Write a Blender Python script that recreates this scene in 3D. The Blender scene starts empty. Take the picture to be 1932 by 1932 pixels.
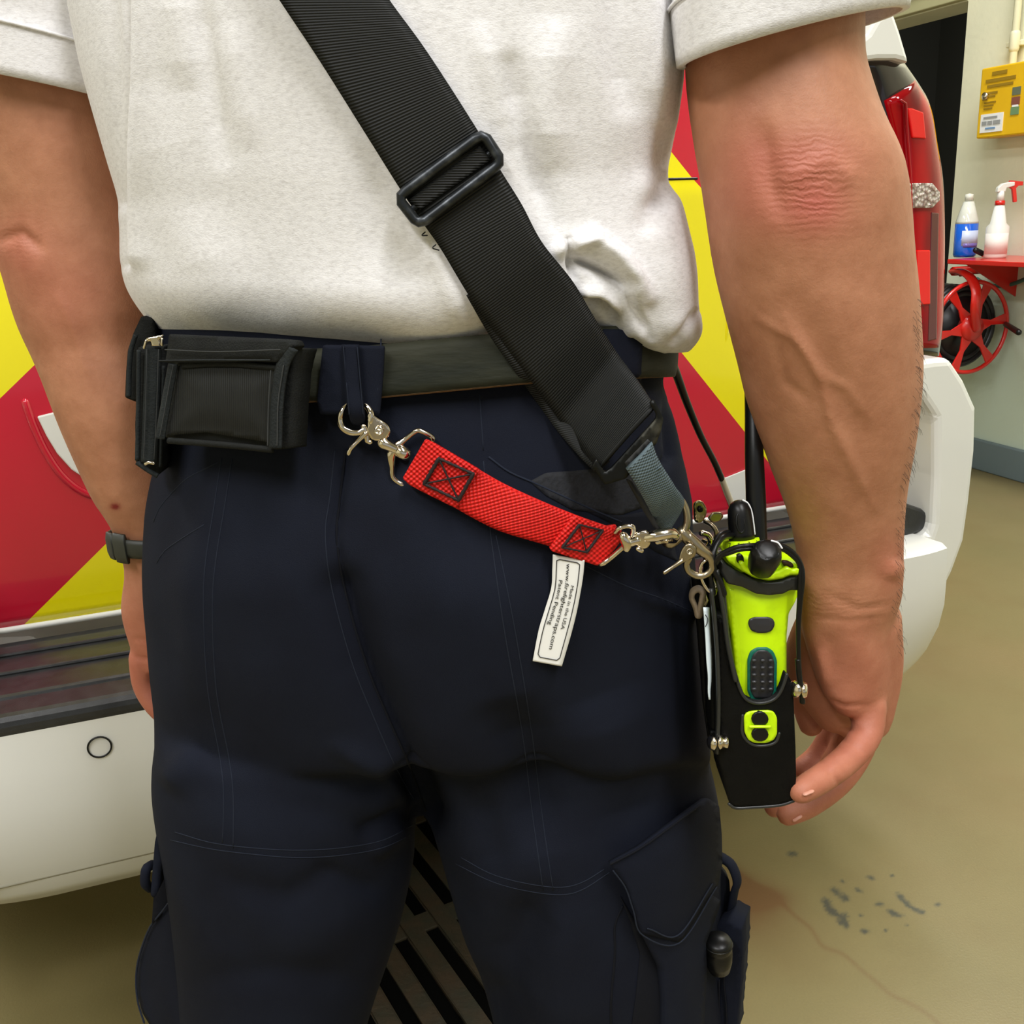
import bpy, bmesh, math, random
import numpy as np
from mathutils import Vector, Matrix
from mathutils.bvhtree import BVHTree
random.seed(7); rng = np.random.default_rng(7)
S = bpy.context.scene

# ------------------------------------------------------------------ camera, world, light, exposure
F = 1932.0
PITCH, ROLL = math.radians(16.4), math.radians(2.4)
CAM = Vector((0, 0, 1.15))
FW = Vector((0, math.cos(PITCH), -math.sin(PITCH)))
_r0 = Vector((1, 0, 0)); _u0 = Vector((0, math.sin(PITCH), math.cos(PITCH)))
RT = math.cos(ROLL)*_r0 - math.sin(ROLL)*_u0
UP = math.sin(ROLL)*_r0 + math.cos(ROLL)*_u0
cd = bpy.data.cameras.new('camera'); cam = bpy.data.objects.new('camera', cd); S.collection.objects.link(cam)
m = Matrix((RT, UP, -FW)).transposed().to_4x4(); m.translation = CAM; cam.matrix_world = m
cd.sensor_width = 36; cd.lens = 36*F/1932; cd.clip_start = .02; cd.clip_end = 100
S.camera = cam

w = bpy.data.worlds.new('world'); S.world = w; w.use_nodes = True
w.node_tree.nodes['Background'].inputs[0].default_value = (.93, .97, 1, 1)
w.node_tree.nodes['Background'].inputs[1].default_value = .32
def area(name, loc, rot, sx, sy, power, col=(.985, .985, 1)):
    l = bpy.data.lights.new(name, 'AREA'); l.shape = 'RECTANGLE'; l.size = sx; l.size_y = sy; l.energy = power; l.color = col
    o = bpy.data.objects.new(name, l); o.location = loc; o.rotation_euler = rot; S.collection.objects.link(o); return o
# fluorescent strips under the bay ceiling
area('ceiling_and_fill_lamp', (-1.3, -1.6, 3.45), (0, 0, .35), .35, 2.4, 78)
area('ceiling_and_fill_lamp', (1.0, -1.2, 3.45), (0, 0, .35), .35, 2.4, 78)
area('ceiling_and_fill_lamp', (1.7, 2.6, 3.45), (0, 0, .35), .35, 2.4, 78)
area('ceiling_and_fill_lamp', (-2.6, 2.2, 3.45), (0, 0, .35), .35, 2.4, 52)
area('ceiling_and_fill_lamp', (.0, 1.0, 3.45), (0, 0, .35), .35, 1.6, 26)
S.view_settings.view_transform = 'Standard'; S.view_settings.look = 'None'
S.view_settings.gamma = 1; S.view_settings.use_curve_mapping = False
S.view_settings.exposure = 0.35
S.cycles.max_bounces = 6

# ------------------------------------------------------------------ projection helpers (photo pixels -> places)
def ray(x, y):
    x, y = float(x), float(y); return FW + (x-966)/F*RT - (y-966)/F*UP
def W(x, y, Y):
    d = ray(x, y); return CAM + d*(float(Y)/d.y)
def HZ(x, y, z):
    d = ray(x, y); return CAM + d*((z-CAM.z)/d.z)
def PL(x, y, P, n):
    d = ray(x, y); return CAM + d*((P-CAM).dot(n)/d.dot(n))
nC = np.array(CAM); nF = np.array(FW); nR = np.array(RT); nU = np.array(UP)
def project(P):
    d = np.asarray(P)-nC; z = d@nF; return 966+F*(d@nR)/z, 966-F*(d@nU)/z
def interp(tab, y):
    a = np.array(tab, float); return np.interp(y, a[:, 0], a[:, 1])
def cat(P, n):
    """Catmull-Rom through rows of P, n samples spread by length"""
    P = np.array(P, float)
    if P.ndim == 1: P = P[:, None]
    if len(P) == 2:
        t = np.linspace(0, 1, n)[:, None]; return P[0]*(1-t)+P[1]*t
    seg = np.linalg.norm(np.diff(P[:, :3], axis=0), axis=1)+1e-9
    cum = np.r_[0, np.cumsum(seg)]; s = np.linspace(0, cum[-1], n)
    E = np.vstack([2*P[0]-P[1], P, 2*P[-1]-P[-2]])
    i = np.clip(np.searchsorted(cum, s, 'right')-1, 0, len(P)-2); t = ((s-cum[i])/seg[i])[:, None]
    a, b, c, d = E[i], E[i+1], E[i+2], E[i+3]
    return .5*((2*b)+(-a+c)*t+(2*a-5*b+4*c-d)*t*t+(-a+3*b-3*c+d)*t**3)

# ------------------------------------------------------------------ object helpers
def obj(name, v, f, mat=None, parent=None, smooth=True, uv=None):
    me = bpy.data.meshes.new(name)
    me.from_pydata([tuple(map(float, p)) for p in v], [], [tuple(map(int, q)) for q in f]); me.update()
    if smooth: me.polygons.foreach_set('use_smooth', [True]*len(me.polygons))
    if uv is not None:
        lay = me.uv_layers.new(name='UVMap'); idx = np.zeros(len(me.loops), dtype=np.int32); me.loops.foreach_get('vertex_index', idx)
        lay.data.foreach_set('uv', np.asarray(uv, float)[idx].ravel())
    if mat: me.materials.append(mat)
    o = bpy.data.objects.new(name, me); S.collection.objects.link(o)
    if parent is not None: setpar(o, parent)
    return o
def setpar(o, p):
    o.parent = p; o.matrix_parent_inverse = Matrix.Translation(wloc(p)).inverted()
def wloc(p): return p.location.copy() if p.type == 'EMPTY' else Vector((0, 0, 0))
def thing(name, label, cat_, loc=(0, 0, 0), group=None):
    o = bpy.data.objects.new(name, None); o.empty_display_size = .05; S.collection.objects.link(o); o.location = loc
    tag(o, label, cat_, group); return o
def tag(o, label=None, cat_=None, group=None, kind=None):
    if label: o['label'] = label
    if cat_: o['category'] = cat_
    if group: o['group'] = group
    if kind: o['kind'] = kind
    return o
def struct(o): o['kind'] = 'structure'; return o
class MB:
    """collects several closed shapes of ONE part"""
    def __init__(s): s.v = []; s.f = []; s.uv = []
    def add(s, v, f, uv=None):
        k = len(s.v); s.v += [tuple(p) for p in v]; s.f += [tuple(i+k for i in q) for q in f]
        s.uv += ([tuple(q) for q in uv] if uv is not None else [(0, 0)]*len(v)); return s
    def obj(s, name, mat, parent=None, smooth=True): return obj(name, s.v, s.f, mat, parent, smooth, s.uv)
def loftvf(R, caps=True, close=True):
    R = np.asarray(R, float); mm, n = R.shape[:2]; v = R.reshape(-1, 3); f = []
    for i in range(mm-1):
        for j in range(n if close else n-1):
            a = i*n+j; b = i*n+(j+1) % n; f.append((a, b, b+n, a+n))
    v = list(v)
    if caps:
        for i, flip in ((0, True), (mm-1, False)):
            c = R[i].mean(0); v.append(c); k = len(v)-1
            for j in range(n):
                a = i*n+j; b = i*n+(j+1) % n; f.append((b, a, k) if flip else (a, b, k))
    return v, f
def limb(rows, n=28, steps=24):
    """rows: (L point, R point, depth ratio). Elliptical sections, smoothly interpolated"""
    T = np.array([list(l)+list(r)+[q] for l, r, q in rows], float)
    C = (T[:, :3]+T[:, 3:6])/2
    T2 = cat(np.hstack([C, T]), steps); C = T2[:, :3]; L = T2[:, 3:6]; R = T2[:, 6:9]; q = T2[:, 9]
    a = (R-L)/2; d = np.gradient(C, axis=0); b = np.cross(a, d); b /= np.linalg.norm(b, axis=1)[:, None]+1e-9
    b *= (np.linalg.norm(a, axis=1)*q)[:, None]
    th = np.linspace(0, 2*math.pi, n, endpoint=False)
    return C[:, None]+a[:, None]*np.cos(th)[None, :, None]+b[:, None]*np.sin(th)[None, :, None]
def tubevf(P, r, n=12, steps=None, caps=True, flat=1.0, ref=(0, 0, 1), closed=False):
    P = np.array([list(p) for p in P], float); r = np.broadcast_to(np.array(r, float), (len(P),))
    if closed: P = np.vstack([P, P[:1]]); r = np.r_[r, r[:1]]
    if steps: Q = cat(np.hstack([P, r[:, None]]), steps); P = Q[:, :3]; r = Q[:, 3]
    if closed:
        P = P[:-1]; r = r[:-1]; d = np.roll(P, -1, 0)-np.roll(P, 1, 0)
    else: d = np.gradient(P, axis=0)
    d /= np.linalg.norm(d, axis=1)[:, None]+1e-12
    u = np.cross(d[0], ref)
    if np.linalg.norm(u) < 1e-3: u = np.cross(d[0], (1, 0, 0))
    u /= np.linalg.norm(u); U = []
    for i in range(len(P)):
        u = u-d[i]*(u@d[i]); u /= np.linalg.norm(u)+1e-12; U.append(u)
    U = np.array(U); V = np.cross(d, U); th = np.linspace(0, 2*math.pi, n, endpoint=False)
    R = P[:, None]+r[:, None, None]*(U[:, None]*np.cos(th)[None, :, None]+flat*V[:, None]*np.sin(th)[None, :, None])
    if closed: R = np.concatenate([R, R[:1]])
    if caps and not closed:      # rounded ends
        def capr(c, ring, dd, rr):
            return np.array([c+(ring-c)*math.cos(t)+dd*rr*math.sin(t) for t in (0.5, 1.0, 1.35)])
        R = np.concatenate([capr(P[0], R[0], -d[0], r[0])[::-1], R, capr(P[-1], R[-1], d[-1], r[-1])])
    return loftvf(R, caps=not closed)
def tube(name, P, r, mat, parent=None, **k):
    v, f = tubevf(P, r, **k); return obj(name, v, f, mat, parent)
def boxvf(c, ax, ay, az):
    c, ax, ay, az = map(lambda q: np.array(q, float), (c, ax, ay, az)); v = []
    for sx in (-1, 1):
        for sy in (-1, 1):
            for sz in (-1, 1): v.append(c+sx*ax+sy*ay+sz*az)
    return v, [(0, 1, 3, 2), (4, 6, 7, 5), (0, 4, 5, 1), (2, 3, 7, 6), (0, 2, 6, 4), (1, 5, 7, 3)]
def prismvf(pts, off):
    """closed outline of 3D points, extruded by off"""
    n = len(pts); off = np.array(off, float); v = [np.array(p, float) for p in pts]; v += [p+off for p in v]
    f = [tuple(range(n)), tuple(range(2*n-1, n-1, -1))]
    for i in range(n): j = (i+1) % n; f.append((i, i+n, j+n, j))
    return v, f
def bevel(o, wd, seg=2, ang=30):
    b = o.modifiers.new('bevel', 'BEVEL'); b.width = wd; b.segments = seg; b.limit_method = 'ANGLE'; b.angle_limit = math.radians(ang)
    b.harden_normals = False; return o
def fixn(o):
    bm = bmesh.new(); bm.from_mesh(o.data); bmesh.ops.remove_doubles(bm, verts=bm.verts, dist=1e-6); bmesh.ops.recalc_face_normals(bm, faces=bm.faces); bm.to_mesh(o.data); bm.free(); return o
def box(name, c, ax, ay, az, mat, parent=None, bv=0):
    v, f = boxvf(c, ax, ay, az); o = fixn(obj(name, v, f, mat, parent, smooth=False))
    if bv: bevel(o, bv)
    return o
def prism(name, pts, off, mat, parent=None, bv=0, seg=2):
    v, f = prismvf(pts, off); o = fixn(obj(name, v, f, mat, parent, smooth=False))
    if bv: bevel(o, bv, seg)
    return o
def lathe(name, prof, c, axis, mat, parent=None, n=32):
    """prof: (radius, height along axis)"""
    ax = Vector(axis).normalized(); u = ax.orthogonal().normalized(); v2 = ax.cross(u); R = []
    for r, h in prof:
        R.append([Vector(c)+ax*h+(u*math.cos(t)+v2*math.sin(t))*r for t in np.linspace(0, 2*math.pi, n, endpoint=False)])
    v, f = loftvf(R); return fixn(obj(name, v, f, mat, parent))
def ribbonvf(L, R, th, steps=60, na=6, bow=0.0, toward=None):
    L = np.array([list(p) for p in L], float); R = np.array([list(p) for p in R], float)
    Q = cat(np.hstack([(L+R)/2, L, R]), steps); L = Q[:, 3:6]; R = Q[:, 6:9]; C = (L+R)/2
    a = R-L; d = np.gradient(C, axis=0); nn = np.cross(d, a); nn /= np.linalg.norm(nn, axis=1)[:, None]
    tc = nC-C; s = np.sign((nn*tc).sum(1)); s[s == 0] = 1; nn *= s[:, None]
    ln = np.r_[0, np.cumsum(np.linalg.norm(np.diff(C, axis=0), axis=1))]; wd = np.linalg.norm(a, axis=1)
    ks = np.linspace(0, 1, na+1); ring = []; uv = []
    for side in (1, -1):
        for k in (ks if side == 1 else ks[::-1]):
            e = min(k, 1-k); rr = th/2*(1 if e > .04 else .45)
            ring.append(L+a*k+nn*(side*rr+bow*4*k*(1-k)))
            uv.append(np.stack([wd*k, ln], 1))
    Rr = np.stack(ring, 1); uv = np.stack(uv, 1).reshape(-1, 2); v, f = loftvf(Rr)
    uv = np.vstack([uv, uv[:1], uv[-1:]]); return v, f, uv
def ribbon(name, L, R, th, mat, parent=None, **k):
    v, f, uv = ribbonvf(L, R, th, **k); return obj(name, v, f, mat, parent, uv=uv)
def text(name, s, size, mat, origin, xdir, ydir, parent=None, align='CENTER', depth=.0001, curve=None):
    c = bpy.data.curves.new(name, 'FONT'); c.body = s; c.size = size; c.align_x = align; c.align_y = 'CENTER'; c.extrude = depth
    o = bpy.data.objects.new('tmp', c); S.collection.objects.link(o)
    dg = bpy.context.evaluated_depsgraph_get(); me = bpy.data.meshes.new_from_object(o.evaluated_get(dg)); bpy.data.objects.remove(o)
    x = Vector(xdir).normalized(); y = Vector(ydir).normalized(); z = x.cross(y)
    for v in me.vertices:
        p = v.co.copy(); q = curve(p.x, p.y) if curve else Vector(origin)+x*p.x+y*p.y
        v.co = q+z*p.z
    me.name = name; me.materials.clear(); me.materials.append(mat); q = bpy.data.objects.new(name, me); S.collection.objects.link(q)
    if parent is not None: setpar(q, parent)
    return q

from mathutils.geometry import delaunay_2d_cdt
def inpoly(x, y, P):
    c = False; n = len(P)
    for i in range(n):
        x1, y1 = P[i]; x2, y2 = P[i-1]
        if (y1 > y) != (y2 > y) and x < (x2-x1)*(y-y1)/(y2-y1)+x1: c = not c
    return c
def smooth_outline(P, k=6):
    """outline with softened corners"""
    P = [Vector(p) for p in P]; out = []
    for i in range(len(P)):
        a, b, c = P[i-1], P[i], P[(i+1) % len(P)]; ra = min(k, (a-b).length*.4); rc = min(k, (c-b).length*.4)
        p, q = b+(a-b).normalized()*ra, b+(c-b).normalized()*rc; out += [p, (p+b*2+q)/4, q]
    return [(p.x, p.y) for p in out]
def sheet(name, outline, fn, mat, parent=None, th=.002, step=9, uvs=.0004, rnd=4, bulge=0):
    """a piece of cloth or plate: traced outline filled with a fine mesh, laid at fn(x, y), given its own thickness"""
    O = smooth_outline(outline, rnd) if rnd else list(outline); pts = []
    for i in range(len(O)):
        a, b = Vector(O[i]), Vector(O[(i+1) % len(O)]); k = max(1, int((b-a).length/step)); pts += [a+(b-a)*j/k for j in range(k)]
    ne = len(pts); edges = [(i, (i+1) % ne) for i in range(ne)]; OP = [(p.x, p.y) for p in pts]
    xs_ = [p.x for p in pts]; ys_ = [p.y for p in pts]; OA = np.array(OP+OP[:1])
    gx_, gy_ = np.meshgrid(np.arange(min(xs_), max(xs_), step), np.arange(min(ys_), max(ys_), step*.9)); gx_ = gx_+(np.arange(len(gx_)) % 2)[:, None]*step/2
    dd_ = dist_poly(gx_.ravel(), gy_.ravel(), OA)
    for x, y, d in zip(gx_.ravel(), gy_.ravel(), dd_):
        if d > step*.45 and inpoly(x, y, OP): pts.append(Vector((float(x), float(y))))
    v2, e2, f2, *_ = delaunay_2d_cdt(pts, edges, [], 1, 1e-4)
    D = dist_poly(np.array([p.x for p in v2]), np.array([p.y for p in v2]), OA); V3 = []
    for p, d in zip(v2, D):
        q = fn(p.x, p.y)
        if bulge: dr = (CAM-q).normalized(); q = q+dr*bulge*(1-math.exp(-(d/30)**2))
        V3.append(q)
    f3 = [tuple(f) for f in f2 if inpoly(sum(v2[i].x for i in f)/3, sum(v2[i].y for i in f)/3, OP)]
    o = obj(name, V3, f3, mat, parent, uv=[(p.x*uvs, p.y*uvs) for p in v2])
    n0 = o.data.polygons[0].normal if len(o.data.polygons) else Vector((0, -1, 0))
    s_ = sum(((CAM-Vector(V3[f[0]])).dot(p.normal) > 0) for f, p in zip(f3, o.data.polygons))
    so_ = o.modifiers.new('thickness', 'SOLIDIFY'); so_.thickness = th; so_.offset = -1 if s_ > len(f3)/2 else 1
    return o
def dist_poly(px, py, P):
    P = np.array(P, float); D = np.full(np.shape(px), 1e9)
    for a, b in zip(P[:-1], P[1:]):
        ab = b-a; t = np.clip(((px-a[0])*ab[0]+(py-a[1])*ab[1])/(ab@ab+1e-9), 0, 1)
        D = np.minimum(D, np.hypot(px-a[0]-t*ab[0], py-a[1]-t*ab[1]))
    return D
def plane3(a, b, c):
    """plane through three placed points: gives fn(x, y)"""
    n_ = (b-a).cross(c-a).normalized(); return lambda x, y: PL(x, y, a, n_)

# ------------------------------------------------------------------ materials
def srgb(r, g, b):
    return tuple(((c/255+.055)/1.055)**2.4 if c > 10 else c/255/12.92 for c in (r, g, b))+(1,)
class Mat:
    def __init__(s, name, col, rough=.6, metal=0, **k):
        s.m = bpy.data.materials.new(name); s.m.use_nodes = True; s.t = s.m.node_tree; s.b = s.t.nodes['Principled BSDF']
        s.col = srgb(*col); s.b.inputs['Base Color'].default_value = s.col; s.b.inputs['Roughness'].default_value = rough
        s.b.inputs['Metallic'].default_value = metal
        for a, v in k.items(): s.b.inputs[a].default_value = v
    def n(s, t, **k):
        q = s.t.nodes.new('ShaderNode'+t)
        for a, v in k.items(): setattr(q, a, v)
        return q
    def l(s, a, b): s.t.links.new(a, b)
    def coord(s, kind='Object'):
        if kind == 'Position': return s.n('NewGeometry').outputs['Position']
        return s.n('TexCoord').outputs[kind]
    def math(s, op, a, b=None, c=None):
        q = s.n('Math', operation=op)
        for i, x in enumerate((a, b, c)):
            if x is None: continue
            if isinstance(x, (int, float)): q.inputs[i].default_value = x
            else: s.l(x, q.inputs[i])
        return q.outputs[0]
    def noise(s, scale, detail=3, rough=.5, kind='Object', stretch=None, dist=0):
        c = s.coord(kind)
        if stretch:
            mp = s.n('Mapping'); mp.inputs['Scale'].default_value = stretch; s.l(c, mp.inputs[0]); c = mp.outputs[0]
        q = s.n('TexNoise'); q.inputs['Scale'].default_value = scale; q.inputs['Detail'].default_value = detail; q.inputs['Roughness'].default_value = rough
        q.inputs['Distortion'].default_value = dist
        s.l(c, q.inputs['Vector']); return q.outputs['Fac']
    def mix(s, fac, a, b):
        q = s.n('Mix', data_type='RGBA')
        for i, x in ((0, fac), (6, a), (7, b)):
            if isinstance(x, (int, float, tuple)): q.inputs[i].default_value = x
            else: s.l(x, q.inputs[i])
        return q.outputs[2]
    def ramp(s, fac, stops):
        q = s.n('ValToRGB'); e = q.color_ramp.elements
        while len(e) < len(stops): e.new(.5)
        for i, (p, c) in enumerate(stops): e[i].position = p; e[i].color = c if len(c) == 4 else tuple(c)+(1,)
        s.l(fac, q.inputs[0]); return q.outputs[0]
    def base(s, c): s.l(c, s.b.inputs['Base Color']); return s
    def bump(s, h, strength=.3, dist=.001, chain=None):
        q = s.n('Bump'); q.inputs['Strength'].default_value = strength; q.inputs['Distance'].default_value = dist; s.l(h, q.inputs['Height'])
        if s.b.inputs['Normal'].links: s.l(s.b.inputs['Normal'].links[0].from_socket, q.inputs['Normal'])
        s.l(q.outputs[0], s.b.inputs['Normal']); return s
def vary(name, col, col2, scale, rough=.6, metal=0, bumpd=0, bscale=None, stretch=None, lo=.35, hi=.65, **k):
    m = Mat(name, col, rough, metal, **k); nz = m.noise(scale, 4, .55, stretch=stretch)
    m.base(m.ramp(nz, [(lo, srgb(*col)), (hi, srgb(*col2))]))
    if bumpd: m.bump(m.noise(bscale or scale*4, 3, stretch=stretch), 1, bumpd)
    return m
def webbing(name, col, col2, rib, cross=None, rough=.55, bd=.0006):
    """woven strap: ribs across the length (rib period in m), optional cross period"""
    m = Mat(name, col, rough); uv = m.coord('UV'); sx = m.n('SeparateXYZ'); m.l(uv, sx.inputs[0])
    a = m.math('SINE', m.math('MULTIPLY', sx.outputs[1], 2*math.pi/rib))
    if cross:
        b = m.math('SINE', m.math('MULTIPLY', sx.outputs[0], 2*math.pi/cross)); a = m.math('MULTIPLY', a, b)
    h = m.math('MULTIPLY_ADD', a, .5, .5)
    nz = m.noise(90, 3); hh = m.math('MULTIPLY', h, m.math('MULTIPLY_ADD', nz, .9, .5))
    m.base(m.mix(hh, srgb(*col), srgb(*col2))); m.bump(h, 1, bd); m.b.inputs['Specular IOR Level'].default_value = .25; return m
M = {}
M['shirt'] = Mat('heather_cotton', (226, 224, 222), .92, **{'Sheen Weight': .2})
_m = M['shirt']; _n = _m.noise(230, 5, .65, stretch=(1, 1, 2.4)); _m.base(_m.ramp(_n, [(.28, srgb(212, 209, 208)), (.52, srgb(232, 230, 230)), (.75, srgb(240, 238, 238))])); _m.bump(_m.noise(700, 3, stretch=(1, 1, 2.0)), .5, .0004)
M['trousers'] = vary('navy_ripstop', (17, 20, 31), (21, 25, 37), 14, .85, bumpd=.0002, bscale=1500)
M['trousers'].b.inputs['Specular IOR Level'].default_value = .15
M['seam'] = Mat('navy_seam', (32, 37, 49), .9)
M['seam_dark'] = Mat('navy_seam_shadow', (12, 14, 22), .9)  # also carries the shade of the open pocket pleat as colour
M['mesh_pocket'] = vary('pocket_mesh', (9, 11, 16), (19, 21, 28), 400, .8, bumpd=.0005, bscale=420)
M['skin'] = Mat('tanned_skin', (190, 128, 96), .55, **{'Subsurface Weight': .12, 'Subsurface Scale': .01})
M['skin'].b.inputs['Subsurface Radius'].default_value = (1, .35, .2)
_m = M['skin']; _a = _m.n('Attribute', attribute_name='blush'); _n = _m.noise(55, 5, .6)
_c = _m.ramp(_n, [(.3, srgb(166, 110, 79)), (.7, srgb(186, 129, 97))])
_c = _m.mix(_a.outputs['Fac'], _c, srgb(184, 92, 80)); _d = _m.n('Attribute', attribute_name='wound'); _m.base(_m.mix(_d.outputs['Fac'], _c, srgb(120, 22, 22)))
_w = _m.n('Attribute', attribute_name='wrinkle'); _p = _m.n('SeparateXYZ'); _m.l(_m.coord('Position'), _p.inputs[0])
_s = _m.math('SINE', _m.math('ADD', _m.math('MULTIPLY', _p.outputs[2], 2*math.pi/.0038), _m.math('MULTIPLY', _m.noise(45, 4, .65), 26.0)))
_m.bump(_m.math('MULTIPLY', _s, _w.outputs['Fac']), 1, .00016); _m.bump(_m.noise(260, 4, .7), .5, .0006); _m.bump(_m.noise(1100, 3, .7, stretch=(1, 1, .5)), .5, .0003)
M['nail'] = Mat('finger_nail', (208, 148, 126), .35)
M['hair'] = Mat('dark_hair', (46, 34, 26), .6)
M['belt'] = vary('worn_dark_leather', (28, 31, 22), (58, 58, 44), 22, .65, bumpd=.0004, bscale=220, stretch=(.4, .4, 1.5))
M['belt_edge'] = Mat('tan_leather_edge', (104, 72, 38), .75)
M['strap'] = webbing('black_ribbed_webbing', (11, 12, 11), (32, 33, 31), .0015, rough=.55, bd=.00025)
M['strap_edge'] = Mat('black_selvedge', (20, 20, 20), .6)
M['red_web'] = webbing('red_nylon_webbing', (172, 10, 12), (240, 42, 34), .0029, .0034, .45, .0008)
M['grey_web'] = webbing('grey_nylon_webbing', (52, 64, 70), (112, 128, 134), .0018, .0034, .6, .0006)
M['red_thread_gap'] = Mat('black_stitching', (40, 14, 14), .8)
M['chrome'] = Mat('nickel_plated_metal', (226, 214, 196), .12, 1)
M['bronze'] = Mat('satin_nickel', (178, 166, 142), .28, 1)
M['black_metal'] = vary('worn_black_metal', (34, 35, 34), (96, 94, 84), 60, .4, .8, lo=.52, hi=.72)
M['black_metal2'] = vary('painted_steel_slider', (44, 47, 50), (92, 96, 100), 90, .35, .6, lo=.5, hi=.75)
M['nylon'] = vary('black_pouch_nylon', (17, 18, 17), (25, 27, 25), 40, .75, bumpd=.0004, bscale=900)
M['nylon2'] = vary('black_pouch_binding', (26, 29, 29), (35, 39, 39), 60, .8, bumpd=.0005, bscale=700)
M['elastic'] = webbing('pouch_elastic', (20, 21, 20), (33, 34, 31), 1, .0016, .7, .0003)
for k_ in ('nylon', 'nylon2', 'belt', 'seam_dark', 'seam') : 
    if k_ in M: M[k_].b.inputs['Specular IOR Level'].default_value = .22
M['label'] = Mat('white_satin_label', (235, 234, 228), .6)
M['stitch'] = Mat('charcoal_thread', (46, 48, 47), .8)
M['ink'] = Mat('black_ink', (20, 20, 22), .6)
M['lime'] = vary('lime_plastic', (208, 250, 0), (188, 228, 0), 45, .38, lo=.45, hi=.7)
M['blackp'] = Mat('black_rubber', (13, 13, 13), .36, **{'Specular IOR Level': .35})
M['blackm'] = vary('matte_black_leather', (6, 6, 6), (11, 11, 10), 60, .55, bumpd=.0003, bscale=500)
M['blackm'].b.inputs['Specular IOR Level'].default_value = .15
M['blackedge'] = Mat('leather_edge', (40, 41, 40), .4)
M['teal'] = Mat('teal_gasket', (6, 100, 80), .5)
M['white'] = Mat('white_car_paint', (226, 226, 220), .22, 0, **{'Coat Weight': .6, 'Coat Roughness': .05})
M['whitedecal'] = Mat('white_marking', (240, 240, 240), .5)
M['step'] = vary('textured_black_plastic', (38, 39, 40), (48, 49, 50), 50, .3, bumpd=.0002, bscale=900)
M['tyre'] = Mat('tyre_rubber', (22, 22, 22), .85)
M['glass_dark'] = Mat('privacy_glass', (12, 14, 16), .05, **{'Coat Weight': 1})
M['watch'] = Mat('grey_green_resin', (48, 50, 43), .5)
M['grey_leather'] = vary('tan_grey_leather', (128, 112, 90), (110, 96, 78), 200, .7)
# ------------------------------------------------------------------ the bay: floor, walls, ceiling
YAW = math.radians(19.9)
TA = HZ(0, 1190, .62)                                  # left end of the seen lower edge of the liftgate
TU = Vector((math.cos(YAW), math.sin(YAW), 0)); TN = Vector((math.sin(YAW), -math.cos(YAW), 0))   # across the car, and out of its tail
TZ = Vector((0, 0, 1))
def T(s, d, z): return Vector((TA.x, TA.y, 0))+TU*s+TN*d+TZ*z
def onT(x, y, d=0):
    P = PL(x, y, T(0, d, 0), TN); return P
def sT(P): q = P-Vector((TA.x, TA.y, 0)); return q.dot(TU), q.z
WA = math.radians(18.5); WD = Vector((-math.sin(WA), math.cos(WA), 0)); WN = Vector((-math.cos(WA), -math.sin(WA), 0)); W0 = HZ(1850, 885, 0)
def onW(x, y, d=0): return PL(x, y, W0+WN*d, WN)
def Wp(t, d, z): return Vector((W0.x, W0.y, 0))+WD*t+WN*d+TZ*z
def tW(P): return (P-W0).dot(WD)

# floor: one slab; worn marks of paint as vertex pigment
fm = Mat('sealed_concrete', (168, 150, 104), .38)
_n1 = fm.noise(1.3, 5, .6); _n2 = fm.noise(260, 3, .7); _n3 = fm.noise(7, 4, .6)
_c = fm.ramp(_n1, [(.3, srgb(122, 113, 74)), (.5, srgb(131, 119, 79)), (.7, srgb(137, 120, 82))])
_c = fm.mix(fm.math('MULTIPLY', _n2, .35), _c, srgb(98, 90, 58)); _c = fm.mix(fm.math('MULTIPLY', fm.math('SUBTRACT', _n3, .45), .8), _c, srgb(114, 93, 57))
_a = fm.n('Attribute', attribute_name='grime'); _c = fm.mix(_a.outputs['Fac'], _c, srgb(62, 66, 60))
_a = fm.n('Attribute', attribute_name='stain'); _c = fm.mix(_a.outputs['Fac'], _c, srgb(104, 72, 44)); fm.base(_c)
fm.bump(_n2, .4, .0008)
xs = np.r_[-8, -3, 0, np.arange(.3, 1.8, .004), 2.3, 3.2, 7]; ys = np.r_[-6, 0, np.arange(1.1, 2.1, .004), 3, 5, 9]
X, Y = np.meshgrid(xs, ys); n = len(xs)
fv = np.stack([X.ravel(), Y.ravel(), 0*X.ravel()], 1)
ff = [(j*n+i, j*n+i+1, (j+1)*n+i+1, (j+1)*n+i) for j in range(len(ys)-1) for i in range(n-1)]
floor = struct(obj('floor', fv, ff, fm.m, smooth=False))
px, py = project(fv); g = np.zeros(len(fv)); st = np.zeros(len(fv))
def blob(x, y, sx, sy, a=0):
    dx, dy = px-x, py-y; c, s = math.cos(a), math.sin(a); return np.exp(-((dx*c+dy*s)/sx)**2-((-dx*s+dy*c)/sy)**2)
# paint flecks at their places on the slab
for x, y, sx, sy, a in [(1495, 1611, 10, 5, .1), (1632, 1757, 9, 5, .1), (1769, 1707, 6, 4, 0), (1577, 1682, 11, 7, .5), (1594, 1695, 9, 7, .3), (1559, 1702, 8, 10, -.9), (1566, 1717, 7, 12, -.9), (1574, 1722, 6, 10, -.9),
        (1592, 1730, 8, 9, .6), (1588, 1741, 9, 5, .2), (1597, 1746, 5, 7, 0), (1620, 1680, 8, 4, .6), (1642, 1656, 8, 4, .3), (1590, 1663, 5, 3, .6), (1682, 1720, 9, 4, .3), (1693, 1727, 12, 4, .1), (1699, 1692, 10, 5, .7), (1712, 1706, 12, 5, .6),
        (1728, 1716, 10, 4, .4), (1739, 1721, 7, 4, .2), (1659, 1706, 8, 5, 0), (1624, 1727, 4, 3, 0), (1671, 1755, 4, 3, 0), (1683, 1652, 4, 3, 0), (1710, 1745, 4, 2, 0)]:
    g += .85*blob(x, y, sx, sy, a)
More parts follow.
